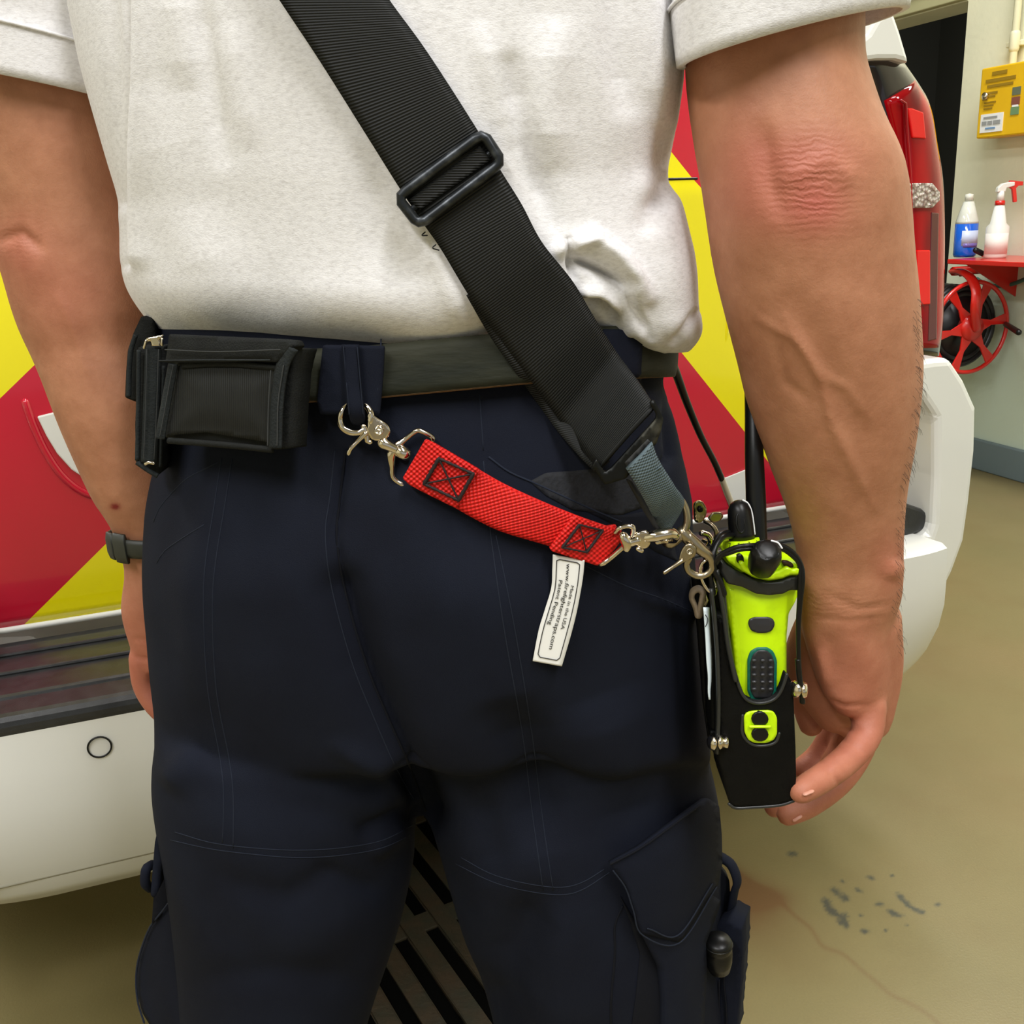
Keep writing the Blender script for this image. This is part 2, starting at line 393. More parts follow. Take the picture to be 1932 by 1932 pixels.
g = np.clip(g*1.3-.1+.5*(g > .2)*(rng.random(len(g))-.5), 0, .9)*(g > .12)
st += .95*blob(1435, 1692, 50, 20, .12)+.4*blob(1400, 1652, 30, 12, .7)+.5*blob(1400, 1700, 60, 50)+.35*blob(1420, 1740, 140, 70, .3)
crack = cat([(1385, 1640), (1420, 1668), (1460, 1690), (1500, 1728), (1530, 1752), (1552, 1785), (1590, 1800), (1625, 1830), (1650, 1850), (1680, 1876), (1710, 1890), (1745, 1910), (1775, 1935)], 160)
near = np.where((px > 1350) & (px < 1800) & (py > 1600) & (py < 1960))[0]
if len(near):
    dd = np.sqrt(((px[near, None]-crack[None, :, 0])**2+(py[near, None]-crack[None, :, 1])**2)).min(1); st[near] += .38*np.exp(-(dd/4.0)**2)
for nm, arr in (('grime', g), ('stain', np.clip(st, 0, .85))):
    at = floor.data.attributes.new(nm, 'FLOAT', 'POINT'); at.data.foreach_set('value', arr.astype(np.float32))

wm = vary('cream_painted_block', (232, 228, 196), (222, 220, 190), 3, .75, bumpd=.0008, bscale=60)
wmg = Mat('pale_green_painted_wall', (200, 212, 192), .6)
# wall paint: cream above, pale green below
_z = wm.n('SeparateXYZ'); wm.l(wm.coord('Position'), _z.inputs[0]); 
_f = wm.math('MULTIPLY', wm.math('SUBTRACT', 1.05, _z.outputs[2]), 2.2); 
_q = wm.n('Clamp'); wm.l(_f, _q.inputs[0]); wm.base(wm.mix(_q.outputs[0], wm.b.inputs['Base Color'].links[0].from_socket, srgb(208, 222, 204)))
tdoor = tW(onW(1814, 170)); tfar = tdoor+1.35; ztop = onW(1760, 20).z
zc = 3.5
def slab(name, t0, t1, z0, z1, th=.2, mat=None):
    return box(name, Wp((t0+t1)/2, -th/2, (z0+z1)/2), WD*(t1-t0)/2, WN*th/2, TZ*(z1-z0)/2, mat or wm.m)
struct(slab('wall_right', -9, tdoor, 0, zc)); struct(slab('wall_right', tdoor, tfar, ztop, zc)); struct(slab('wall_right', tfar, 6, 0, zc))
# header trim over the opening
tr = Mat('olive_cream_trim', (188, 184, 140), .6)
struct(box('trim_1', Wp((tdoor+tfar)/2, .015, ztop+.03), WD*(tfar-tdoor)/2, WN*.02, TZ*.025, tr.m, bv=.004))
struct(box('trim_2', Wp((tdoor+tfar)/2, .03, ztop+.16), WD*(tfar-tdoor)/2, WN*.035, TZ*.06, tr.m, bv=.004))
# dark store room behind the opening
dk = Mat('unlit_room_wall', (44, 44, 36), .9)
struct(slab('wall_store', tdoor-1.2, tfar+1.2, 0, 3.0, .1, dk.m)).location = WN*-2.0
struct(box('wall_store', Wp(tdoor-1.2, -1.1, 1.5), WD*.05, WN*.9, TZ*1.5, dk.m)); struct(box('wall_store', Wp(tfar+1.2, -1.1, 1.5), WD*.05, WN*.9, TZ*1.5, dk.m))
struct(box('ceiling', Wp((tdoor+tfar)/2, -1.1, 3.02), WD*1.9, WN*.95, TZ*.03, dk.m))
bb = Mat('blue_grey_base_paint', (112, 128, 134), .5)
zb = onW(1880, 835).z
struct(box('baseboard_right', Wp((tdoor-9)/2, .012, zb/2), WD*(tdoor+9)/2, WN*.012, TZ*zb/2, bb.m, bv=.006))
struct(box('ceiling', (0, 1.5, zc+.1), (9, 0, 0), (0, 8, 0), (0, 0, .1), Mat('ceiling_paint', (190, 188, 170), .9).m))
c = math.cos(YAW); 
wl = Mat('painted_wall_left', (196, 194, 168), .8)
struct(box('wall_left', T(-3.4, 0, zc/2), TU*.1, TN*7, TZ*zc/2, wl.m)); struct(box('wall_far', T(0, -6.6, zc/2), TU*5, TN*.1, TZ*zc/2, wl.m))

# ------------------------------------------------------------------ the response vehicle (tail towards us)
SC = .64; HWD = .985                                    # centre line and half width in its own frame
car = thing('response_vehicle', 'white response vehicle with red and yellow chevron tail, parked behind the person', 'car', T(SC, -2.4, 0))
cp = Mat('chevron_tail_paint', (200, 30, 52), .22, **{'Coat Weight': .8, 'Coat Roughness': .06})
g_ = cp.coord('Position'); mp = cp.n('VectorMath', operation='SUBTRACT'); cp.l(g_, mp.inputs[0]); mp.inputs[1].default_value = T(0, 0, 0)
dt = cp.n('VectorMath', operation='DOT_PRODUCT'); cp.l(mp.outputs[0], dt.inputs[0]); dt.inputs[1].default_value = TU
sx = cp.n('SeparateXYZ'); cp.l(g_, sx.inputs[0])
sl = cp.math('SUBTRACT', dt.outputs['Value'], .636)
k1 = cp.math('MULTIPLY', cp.math('MAXIMUM', sl, 0.0), 1.175); k2 = cp.math('MULTIPLY', cp.math('MINIMUM', sl, 0.0), -.83)
k3 = cp.math('MULTIPLY', cp.math('MAXIMUM', cp.math('SUBTRACT', sl, .664), 0.0), 1.75)
q = cp.math('ADD', cp.math('ADD', sx.outputs[2], k1), cp.math('ADD', k2, k3))
fr = cp.math('FRACT', cp.math('DIVIDE', cp.math('SUBTRACT', q, 1.424), .6))
st_ = cp.math('LESS_THAN', fr, .5); cp.base(cp.mix(st_, srgb(196, 20, 48), srgb(240, 226, 0)))
# liftgate skin: a gently curved panel, thick, closed
def gate_d(s, z):
    e = max(0, abs(s-SC)-.70); d = -1.1*e*e                              # rounds off to the sides
    d += -.10*max(0, z-1.18)                                             # leans in above the waist crease
    if z > 1.18: d -= .004
    d += -.02*((z-.9)/.3)**2*.3
    return d
ns, nz = 80, 48; s0, s1, z0, z1 = SC-.80, SC+.815, .615, 1.30
vv = []; 
def edge_s(z, side):     # liftgate side edge, traced: narrows towards the top
    if side > 0: return np.interp(z, [.6, .9, 1.15, 1.22, 1.30, 1.37, 1.42], [1.50, 1.50, 1.475, 1.455, 1.425, 1.39, 1.33])
    return 2*SC-edge_s(z, 1)
zs = np.linspace(.62, 1.385, nz)
for z in zs:
    a, b = edge_s(z, -1), edge_s(z, 1)
    for i in range(ns+1):
        s = a+(b-a)*i/ns; vv.append(T(s, gate_d(s, z), z))
ff = [(j*(ns+1)+i, j*(ns+1)+i+1, (j+1)*(ns+1)+i+1, (j+1)*(ns+1)+i) for j in range(nz-1) for i in range(ns)]
gate = obj('liftgate', vv, ff, cp.m, car); so = gate.modifiers.new('s', 'SOLIDIFY'); so.thickness = .03; so.offset = -1
# moulded creases: the waist crease and the rounded vertical crease on the right
tube('panel_gap', [T(s, gate_d(s, 1.185)+.0005, 1.183+.006*math.cos((s-SC)*2)) for s in np.linspace(SC-.8, SC+.46, 24)], .0022, M['blackp'].m, gate, n=6)
for sg in (-1, 1):
    pts = [T(SC+sg*(.505+.02*math.sin((z-.85)*6)), gate_d(SC+sg*.5, z)-.003, z) for z in np.linspace(.9, 1.16, 12)]
    tube('crease', pts, [.0005, .003, .0055, .0065, .007, .007, .007, .007, .0065, .0055, .003, .0005], cp.m, gate, n=10)
# chromeless white lip under the liftgate
v, f = tubevf([T(s, gate_d(s, .62)+.002, .618) for s in np.linspace(SC-.83, SC+.83, 40)], .0045, n=8); obj('lower_lip', v, f, M['white'].m, gate)
# plate recess (white, unwrapped) low in the middle of the gate
def rim(s, z, d=0): return T(s, gate_d(s, z)+d, z)
pl = [(70, 785), (110, 775), (165, 762), (320, 722), (320, 935), (225, 925), (165, 905), (135, 885), (108, 855), (88, 822)]
P = []
for x, y in pl: s, z = sT(onT(x, y)); P.append(rim(s, z, .001))
prism('plate_recess', P, TN*.004, M['white'].m, gate, bv=.002)
arc = []
for x, y in [(48, 760), (62, 800), (85, 850), (115, 895), (150, 925), (185, 937), (260, 945)]: s, z = sT(onT(x, y)); arc.append(rim(s, z, -.002))
tube('recess_bead', arc, .006, cp.m, gate, steps=30, n=8)
pr = [(1358, 905), (1372, 900), (1409, 885), (1434, 876), (1434, 967), (1385, 968), (1377, 956)]
P = []
for x, y in pr: s, z = sT(onT(x, y)); P.append(rim(s, z, .001))
prism('plate_recess', P, TN*.003, M['white'].m, gate, bv=.001)
# body behind the gate, glass, roof
def sect(d, z_s): return [T(SC+s, d, z) for s, z in z_s]
prof = [(-.97, .42), (-1.0, .6), (-1.0, .85), (-.96, 1.06), (-.9, 1.2), (-.78, 1.75), (-.7, 1.84), (.7, 1.84), (.78, 1.75), (.9, 1.2), (.96, 1.06), (1.0, .85), (1.0, .6), (.97, .42)]
prof0 = [(s*(.86 if z > 1.1 else .90), min(z, 1.72)) for s, z in prof]
v, f = loftvf(np.array([[tuple(T(SC+s, -.10-(.12 if z > 1.2 else 0)-max(0, z-1.2)*.35, z)) for s, z in prof0], [tuple(T(SC+s, -.34-max(0, z-1.2)*.3, z)) for s, z in prof], [tuple(T(SC+s, -4.0, z)) for s, z in prof], [tuple(T(SC+s*.9, -4.9, min(z, 1.02))) for s, z in prof]]))
fixn(obj('body_shell', v, f, M['white'].m, car, smooth=False))
rg = [T(SC-.66, -.19, 1.40), T(SC+.66, -.19, 1.40), T(SC+.6, -.32, 1.76), T(SC-.6, -.32, 1.76)]
prism('rear_window', rg, TN*.012, M['glass_dark'].m, car, bv=.004)
for sg in (-1, 1):
    for d in (-.95, -3.95):
        lathe('wheel', [(.0, -.12), (.2, -.12), (.36, -.12), (.385, -.08), (.385, .08), (.36, .12), (.2, .12), (0, .10)], T(SC+sg*.87, d, .385), TU, M['tyre'].m, car)
# rear bumper: lofted across, with rounded corners
def bump_d(s, z):
    e = abs(s-SC); d = .225+.02*math.cos((z-.46)*6)-.06*((.50-z)/.2)**2*(z < .5)
    return d-.16*max(0, (e-.72)/.28)**2.2
zb_ = [.30, .305, .325, .36, .42, .47, .52, .56, .585, .592]; rows = []
ss = np.linspace(SC-1.03, SC+.80, 70)
for s in ss:
    lo = .30+.17*max(0, (abs(s-SC)-.6)/.4)**2
    row = [tuple(T(s, -.02, .58)), tuple(T(s, -.02, lo+.01))]
    for k, z in enumerate(zb_):
        zz = lo+(z-.30)*(.592-lo)/.292; row.append(tuple(T(s, bump_d(s, z)-(.015 if k == 0 else 0)-(.012 if k == len(zb_)-1 else 0), zz)))
    rows.append(row)
v, f = loftvf(np.array(rows)); bump = fixn(obj('rear_bumper', v, f, M['white'].m, car))
bump.modifiers.new('e', 'EDGE_SPLIT').split_angle = math.radians(50)
# seam groove line low on the bumper
tube('bumper_seam', [T(s, bump_d(s, .35)+.0012-.0025, .352) for s in np.linspace(SC-.95, SC+.6, 40)], .0025, Mat('seam_shadow', (150, 146, 128), .7).m, bump, n=6)
# step pad on top, with long ribs
pad = prism('step_pad', [T(SC-.93, .005, .588), T(SC+.78, .005, .588), T(SC+.80, .10, .588), T(SC+.72, .195, .588), T(SC-.72, .195, .588), T(SC-.93, .12, .588)], TZ*.016, M['step'].m, car, bv=.006)
prism('step_nosing', [T(SC-.80, .188, .572), T(SC+.62, .188, .572), T(SC+.62, .242, .566), T(SC-.80, .242, .566)], TZ*.030, M['step'].m, pad, bv=.012, seg=3)
for d in (.05, .115):
    box('pad_rib', T(SC-.05, d, .606), TU*.70, TN*.014, TZ*.003, M['step'].m, pad, bv=.0029)
# parking sensors
for x, y in ((188, 1403),):
    P = onT(x, y, .235); s, z = sT(P)
for sg in (s-SC, -.2, .2, SC-s):
    s_ = SC+sg; zz = z; P = T(s_, bump_d(s_, zz)+.001, zz)
    ring = tube('parking_sensor', [P+(TU*math.cos(a)+TZ*math.sin(a))*.0136+TN*.0005 for a in np.linspace(0, 2*math.pi, 28, endpoint=False)], .0012, M['blackp'].m, bump, n=6, closed=True)
# bumper corner wrap on the right: outline traced, own depth
def outl(pts, d): return [onT(x, y, d) for x, y in pts]
CW = M['white'].m
arm = [(1690, 1228), (1740, 1185), (1775, 1130), (1800, 1080), (1822, 1020), (1832, 950), (1843, 850), (1845, 770), (1822, 718), (1795, 676), (1765, 678), (1716, 686), (1716, 715), (1757, 775), (1766, 790), (1766, 900), (1762, 990), (1755, 1012), (1680, 1035), (1560, 1075), (1560, 1240), (1640, 1262)]
o = prism('corner_cap', outl(arm, .17), TN*-.30, CW, bump, bv=.012, seg=3)
rec = [(1600, 700), (1716, 700), (1770, 775), (1770, 1015), (1700, 1035), (1560, 1075), (1560, 715)]
prism('corner_recess', outl(rec, .03), TN*-.15, CW, bump, bv=.004)
blk = [(1600, 948), (1696, 945), (1742, 961), (1752, 970), (1748, 1000), (1692, 1022), (1600, 1050)]
prism('corner_step', outl(blk, .150), TN*-.12, M['step'].m, bump, bv=.006)
# white upper quarter panel beside the lamp
qp = [(1600, 95), (1616, 80), (1640, 62), (1656, 35), (1684, 14), (1700, 60), (1718, 120), (1690, 112), (1655, 112), (1600, 119)]
prism('quarter_trim', outl(qp, -.02), TN*-.25, CW, car, bv=.008)
# tail lamp: housing, lenses
lamp_red = Mat('red_lamp_lens', (150, 6, 14), .06, **{'Coat Weight': .15, 'Coat Roughness': .03, 'Specular IOR Level': .3})
_n = lamp_red.noise(14, 2, stretch=(1, 1, .25)); lamp_red.base(lamp_red.ramp(_n, [(.35, srgb(104, 3, 12)), (.6, srgb(170, 6, 16))]))
def lampface(pts_l, pts_r, d0, name, mat, par, bulge=.02):
    """lens lofted between a left and a right traced edge, bulging out"""
    L = cat([onT(x, y, d0) for x, y in pts_l], 40); R = cat([onT(x, y, d0) for x, y in pts_r], 40); rows = []
    for a, b in zip(L, R):
        r = []
        for k in np.linspace(0, 1, 13): r.append(a+(b-a)*k+np.array(TN)*(bulge*(1-(2*abs(k-.42))**2.2)-.05*max(0, k-.6)**1.2*0))
        for k in (1, .5, 0): r.append(a+(b-a)*k-np.array(TN)*.09)
        rows.append(r)
    v, f = loftvf(np.array(rows)); return fixn(obj(name, v, f, mat, par))
LL = [(1622, 116), (1645, 170), (1662, 250), (1668, 330), (1680, 480), (1690, 600), (1692, 668)]
LR = [(1710, 118), (1742, 165), (1759, 200), (1772, 270), (1783, 340), (1786, 440), (1783, 600), (1775, 672)]
hous = lampface(LL, LR, -.05, 'tail_lamp', Mat('smoked_housing', (22, 10, 14), .15, **{'Coat Weight': 1}).m, car, .012)
lens = lampface([(1668, 190), (1684, 260), (1690, 330), (1696, 480), (1706, 600), (1708, 655)], [(1732, 150), (1761, 200), (1774, 270), (1784, 340), (1788, 440), (1785, 600), (1778, 655)], -.042, 'red_lens', lamp_red.m, hous, .018)
clear = Mat('clear_reverse_lens', (205, 196, 190), .08, .3, **{'Coat Weight': 1}); _v = clear.n('TexVoronoi'); _v.inputs['Scale'].default_value = 150; clear.l(clear.coord(), _v.inputs['Vector']); clear.bump(_v.outputs[0], 1, .004)
clear.base(clear.ramp(_v.outputs[0], [(.2, srgb(226, 218, 212)), (.7, srgb(132, 104, 98))]))
def patch(pts, d, th, name, mat, par, bv=.002): return prism(name, outl(pts, d), TN*-th, mat, par, bv=bv)
patch([(1684, 345), (1760, 345), (1774, 362), (1774, 378), (1760, 392), (1686, 394)], -.016, .03, 'reverse_lens', clear.m, hous)
br = Mat('bright_red_reflector', (226, 6, 8), .25, **{'Coat Weight': .3}); dr = Mat('deep_red_divider', (84, 4, 14), .12, **{'Coat Weight': 1})
patch([(1713, 204), (1722, 204), (1743, 212), (1748, 262), (1722, 260)], -.0215, .006, 'reflector', br.m, lens)
patch([(1730, 472), (1756, 472), (1756, 574), (1724, 576), (1720, 524), (1730, 520)], -.0195, .006, 'reflector', br.m, lens)
patch([(1757, 400), (1772, 402), (1768, 640), (1750, 645)], -.0235, .006, 'divider', dr.m, lens)
tube('lamp_ridge', [onT(x, y, -.018) for x, y in [(1700, 190), (1708, 192), (1712, 260), (1718, 340), (1720, 440), (1717, 520), (1719, 640)]], .0025, lamp_red.m, lens, n=8, steps=30)

# the same lamp and corner pieces on the far left of the tail
def mirrored(o, par):
    me_ = o.data.copy(); k_ = T(SC, 0, 0)
    for v_ in me_.vertices: v_.co = v_.co-TU*(2*(v_.co-k_).dot(TU))
    me_.flip_normals(); c = o.copy(); c.data = me_; S.collection.objects.link(c); c.parent = par; c.matrix_parent_inverse = o.matrix_parent_inverse.copy()
    for ch_ in list(o.children): mirrored(ch_, c)
    return c
for q_, par_ in [(q_, q_.parent) for q_ in list(bump.children)+list(car.children) if q_.name.split('.')[0] in ('corner_cap', 'corner_recess', 'corner_step', 'quarter_trim', 'tail_lamp')]: mirrored(q_, par_)

# ------------------------------------------------------------------ wall fittings on the right
yb = thing('warning_box', 'yellow wall box with printed warnings and a white sticker', 'electrical box', onW(1890, 190))
ym = vary('yellow_printed_steel', (232, 186, 20), (224, 176, 16), 6, .45)
ta, tb = tW(onW(1849, 190, .1)), tW(onW(1849, 190, .1))-.62; zt, zbm = onW(1853, 130, .1).z, onW(1846, 262, .1).z
box('box_body', Wp((ta+tb)/2, .055, (zt+zbm)/2), WD*(ta-tb)/2, WN*.05, TZ*(zt-zbm)/2, ym.m, yb, bv=.006)
def face(t, z, d=.1065): return Wp(ta-t, d, zbm+z)
Hh = zt-zbm; im = Mat('faded_print', (150, 118, 16), .6)
def fr_(t, z, w_, h_, mat, name): return box(name, face(t+w_/2, z+h_/2), WD*w_/2, WN*.0012, TZ*h_/2, mat, yb)
wh = Mat('white_sticker', (236, 236, 232), .5)
fr_(.02, .02, .115, .068, wh.m, 'sticker')
gr_ = Mat('grey_print', (150, 152, 150), .6)
for t, z, w_, h_, mt in [(.037, .071, .07, .007, gr_), (.03, .048, .024, .014, gr_), (.059, .048, .024, .014, gr_), (.088, .048, .036, .014, gr_), (.05, .032, .05, .006, Mat('blue_print', (110, 150, 190), .6))]:
    box('printed_line', face(t+w_/2, z+h_/2, .109), WD*w_/2, WN*.001, TZ*h_/2, mt.m, yb)
for t, z, w_, h_ in [(.06, Hh-.032, .075, .013), (.03, Hh-.056, .15, .012), (.04, Hh-.075, .13, .010), (.045, Hh-.098, .05, .008), (.045, Hh-.109, .04, .006), (.03, .128, .06, .005), (.03, .117, .05, .005), (.03, .106, .045, .005)]:
    fr_(t, z, w_, h_, im.m, 'printed_line')
for z, cc in [(Hh-.115, (100, 108, 84)), (Hh-.15, (130, 74, 60)), (Hh-.185, (108, 140, 96))]: fr_(.17, z, .04, .028, Mat('pictogram', cc, .6).m, 'pictogram')
fr_(.175, Hh-.157, .03, .008, wh.m, 'pictogram')
tri = [face(.022, Hh-.118, .109), face(.052, Hh-.118, .109), face(.037, Hh-.09, .109)]; prism('warning_triangle', tri, WN*.0012, im.m, yb)
lathe('dial', [(0, 0), (.014, 0), (.014, .012), (0, .014)], face(.038, .155, .105), WN, M['chrome'].m, yb, n=20)
cdt = thing('conduit_pipe', 'cream painted conduit running up the wall above the yellow box', 'pipe', onW(1910, 60))
pm = Mat('cream_conduit', (216, 212, 178), .5)
tc = tW(onW(1916, 60, .03)); zz = onW(1916, 75, .03).z
tube('pipe', [Wp(tc, .03, zt+.0), Wp(tc, .03, 3.4)], .014, pm.m, cdt, n=14)
tube('coupling', [Wp(tc, .03, zz-.03), Wp(tc, .03, zz+.02)], .019, pm.m, cdt, n=16)
box('strap_clamp', Wp(tc+.01, .012, zz-.012), WD*.04, WN*.012, TZ*.01, pm.m, cdt, bv=.003)

rp = Mat('red_enamel', (206, 30, 22), .3, **{'Coat Weight': .4})
shd = .30
tS0 = tW(onW(1787, 497, .15)); zS = onW(1850, 494, shd).z
sh = thing('wall_shelf', 'red steel shelf on the wall carrying two cleaning bottles', 'shelf', Wp(tS0-.35, .15, zS))
# the shelf edge facing us runs across the picture
e0, e1 = onW(1787, 493, shd), onW(1940, 491, shd); zS = (e0.z+e1.z)/2
prism('shelf_board', [Wp(tW(e0), shd, zS-.018), Wp(tW(e0)-.62, shd, zS-.018), Wp(tW(e0)-.62, .0, zS-.018), Wp(tW(e0), .0, zS-.018)], TZ*.018, rp.m, sh, bv=.003)
for t in (.06, .5): prism('bracket', [Wp(tW(e0)-t, .0, zS-.019), Wp(tW(e0)-t, .26, zS-.019), Wp(tW(e0)-t, .0, zS-.16)], WD*.006, rp.m, sh)
# hose reel standing off the wall under the shelf
RC = onW(1832, 618, .22); rl = thing('hose_reel', 'red spoked hose reel with black crank handle, mounted under the red shelf', 'hose reel', RC)
rx = -WD                       # its axle runs along the wall
rv = TZ; ru = rx.cross(rv).normalized()
if ru.dot(RT) < 0: ru = -ru
Rr = (onW(1832, 530, .22)-RC).length*.98
tube('wheel_rim', [RC+(ru*math.cos(a)+rv*math.sin(a))*Rr for a in np.linspace(0, 2*math.pi, 48, endpoint=False)], .0085, rp.m, rl, n=10, closed=True)
lathe('hub', [(0, -.02), (.05, -.02), (.055, 0), (.045, .02), (0, .025)], RC, rx, rp.m, rl, n=24)
for k in range(6):
    a = math.radians(8+60*k); e = ru*math.cos(a)+rv*math.sin(a); tn = ru*-math.sin(a)+rv*math.cos(a)
    prism('spoke', [RC+e*.035+tn*.03-rx*.004, RC+e*(Rr*.55)+tn*.010-rx*.004, RC+e*(Rr-.004)+tn*.022-rx*.004, RC+e*(Rr-.004)-tn*.022-rx*.004, RC+e*(Rr*.55)-tn*.010-rx*.004, RC+e*.035-tn*.03-rx*.004], rx*.008, rp.m, rl, bv=.002)
hosem = Mat('black_hose', (24, 24, 25), .35)
vb = MB()
for layer, rr_ in enumerate((.17, .145)):
    for k in range(7):
        c_ = RC-rx*(.05+.026*k); vb.add(*tubevf([c_+(ru*math.cos(a)+rv*math.sin(a))*Rr*rr_*5.0 for a in np.linspace(0, 2*math.pi, 40, endpoint=False)], .0135, n=8, closed=True))
vb.obj('hose_coil', hosem.m, rl)
lathe('drum', [(0, 0), (Rr*.68, 0), (Rr*.68, .2), (0, .2)], RC-rx*.24, rx, hosem.m, rl)
armp = [onW(1798, 512, .22), onW(1815, 513, .24), onW(1832, 525, .25), onW(1842, 550, .26), onW(1840, 585, .26), RC+rx*.03]
tube('mounting_arm', armp, [.018, .02, .021, .021, .02, .018], rp.m, rl, steps=30, n=12, flat=.6)
tube('mounting_arm', [Wp(tW(armp[0]), 0, armp[0].z), armp[0], Wp(tW(armp[0])-.02, .2, armp[0].z-.004)], .018, rp.m, rl, n=10)
hp = RC+ru*Rr*.98; hq = onW(1925, 629, .36)
tube('crank_handle', [hp, hp+(hq-hp)*.9], .011, M['blackp'].m, rl, n=14)
# green hose draped below the shelf
gh = obj('air_line', *tubevf(cat([onW(1843, 526, .03), onW(1860, 536, .03), onW(1885, 540, .03), onW(1910, 536, .03), onW(1945, 522, .03)], 30), .008, n=10), Mat('green_hose', (58, 96, 84), .4).m)
tag(gh, 'dark green air line looping below the red shelf', 'hose')
# bottles
def onshelf(x, d): return Wp(tW(onW(x, 490, d)), d, zS)
scale_w = (onW(1840, 470, .15)-onW(1800, 470, .15)).length/40     # metres per pixel at the wall
def wpx(n_): return n_*((onW(1850, 470, .18)-CAM).dot(FW))/F
bt = thing('detergent_bottle', 'clear bottle of blue detergent with a capped neck on the red shelf', 'bottle', onshelf(1819, .16))
P0 = onshelf(1819, .16); r_ = wpx(21)
clearp = Mat('clear_plastic', (214, 216, 204), .12, **{'Coat Weight': .5}); bl = Mat('blue_detergent', (18, 92, 200), .15, **{'Coat Weight': .8})
h1 = wpx(62); h2 = wpx(112)
lathe('bottle_body', [(0, 0), (r_*.9, 0), (r_, .01), (r_, h1), (0, h1)], P0, TZ, bl.m, bt)
lathe('bottle_shoulder', [(r_*.99, h1), (r_*.97, h1+.01), (r_*.8, h1+.035), (r_*.45, h1+.085), (r_*.3, h2-.02), (r_*.3, h2-.01), (0, h2-.01)], P0, TZ, clearp.m, bt)
lathe('cap', [(0, -.012), (r_*.36, -.012), (r_*.36, .012), (0, .016)], P0+TZ*(h2-.004), TZ, Mat('pale_cap', (214, 214, 200), .5).m, bt)
def curved_label(name, c, r, a0, a1, z0, z1, mat, par):
    toc = (CAM-c); base = math.atan2(toc.y, toc.x); v = []; n_ = 16
    for rr in (r+.0006, r+.0016):
        for zz in (z0, z1):
            for k in range(n_+1): a = base+a0+(a1-a0)*k/n_; v.append(c+Vector((math.cos(a)*rr, math.sin(a)*rr, zz)))
    f = []; m_ = n_+1
    for k in range(n_): f += [(k, k+1, m_+k+1, m_+k), (2*m_+k, 3*m_+k, 3*m_+k+1, 2*m_+k+1), (k, 2*m_+k, 2*m_+k+1, k+1), (m_+k, m_+k+1, 3*m_+k+1, 3*m_+k)]
    return obj(name, v, f, mat, par)
curved_label('bottle_label', P0, r_, -.35, 1.3, h1*.35, h1*.80, Mat('pale_lilac_label', (190, 200, 222), .4).m, bt)
curved_label('bottle_label', P0, r_, -.2, 1.2, h1*.30, h1*.42, Mat('violet_label_band', (112, 96, 180), .4).m, bt)
sb = thing('spray_bottle', 'white trigger spray bottle with red trigger head on the red shelf', 'bottle', onshelf(1877, .16))
P0 = onshelf(1877, .16); r_ = wpx(20); wp = Mat('frosted_plastic', (222, 222, 214), .35)
hA, hB, hC = wpx(56), wpx(95), wpx(103)
lathe('bottle_body', [(0, 0), (r_*.9, 0), (r_, .008), (r_, hA), (r_*.7, hA+.014), (r_*.42, hB), (0, hB)], P0, TZ, wp.m, sb)
lathe('collar', [(0, 0), (r_*.45, 0), (r_*.42, .016), (0, .016)], P0+TZ*hB, TZ, rp.m, sb)
toR = Vector((1, 0, 0)).cross(TZ)*0+RT.normalized(); toR.z = 0; toR.normalize()
lathe('neck', [(0, 0), (r_*.34, 0), (r_*.30, wpx(18)), (0, wpx(18))], P0+TZ*(hB+.014), TZ, wp.m, sb)
hz_ = P0+TZ*(hB+.014+wpx(16))
prism('spray_head', [hz_+toR*wpx(a)+TZ*wpx(b)-toR.cross(TZ)*.011 for a, b in [(-9, 0), (-8, 8), (0, 15), (12, 17), (22, 17), (22, 10), (8, 7), (6, 0)]], toR.cross(TZ)*.022, wp.m, sb, bv=.003)
prism('trigger', [hz_+toR*wpx(a)+TZ*wpx(b)-toR.cross(TZ)*.007 for a, b in [(14, 20), (38, 17), (38, 10), (30, 10), (26, 6), (30, -18), (24, -19), (19, 4), (10, 10)]], toR.cross(TZ)*.014, rp.m, sb, bv=.002)
curved_label('bottle_label', P0, r_, -1.2, 1.2, hA*.15, hA*.8, Mat('pale_label', (226, 220, 212), .5).m, sb)
tp = onshelf(1849, .18); sc_ = thing('small_fitting', 'small black fitting with shiny tip between the two bottles', 'fitting', tp)
tube('fitting_body', [tp+toR*-.02+TZ*.03, tp+toR*.008+TZ*.016], .011, M['blackp'].m, sc_, n=12)
lathe('fitting_tip', [(0, -.008), (.007, -.006), (.009, 0), (.006, .007), (0, .009)], tp+toR*.012+TZ*.010, TZ, M['chrome'].m, sc_, n=14)

# cast iron trench grate set in the floor between the legs
gm = vary('rusty_cast_iron', (40, 39, 25), (54, 42, 25), 26, .7, .2, bumpd=.002, bscale=90)
ga = HZ(835, 1735, 0); gdir = (HZ(930, 1925, 0)-HZ(815, 1765, 0)); gdir.z = 0; gdir.normalize(); gx = Vector((gdir.y*-1, gdir.x, 0))
if gx.x < 0: gx = -gx
gt = thing('trench_grate', 'rusty slotted cast iron drain grate in the floor between the legs', 'drain grate', (ga.x, ga.y, 0))

def gp(a, b, z): return Vector((ga.x, ga.y, 0))+gdir*a+gx*b+TZ*z
fr0 = MB(); L_, B_ = .62, .205
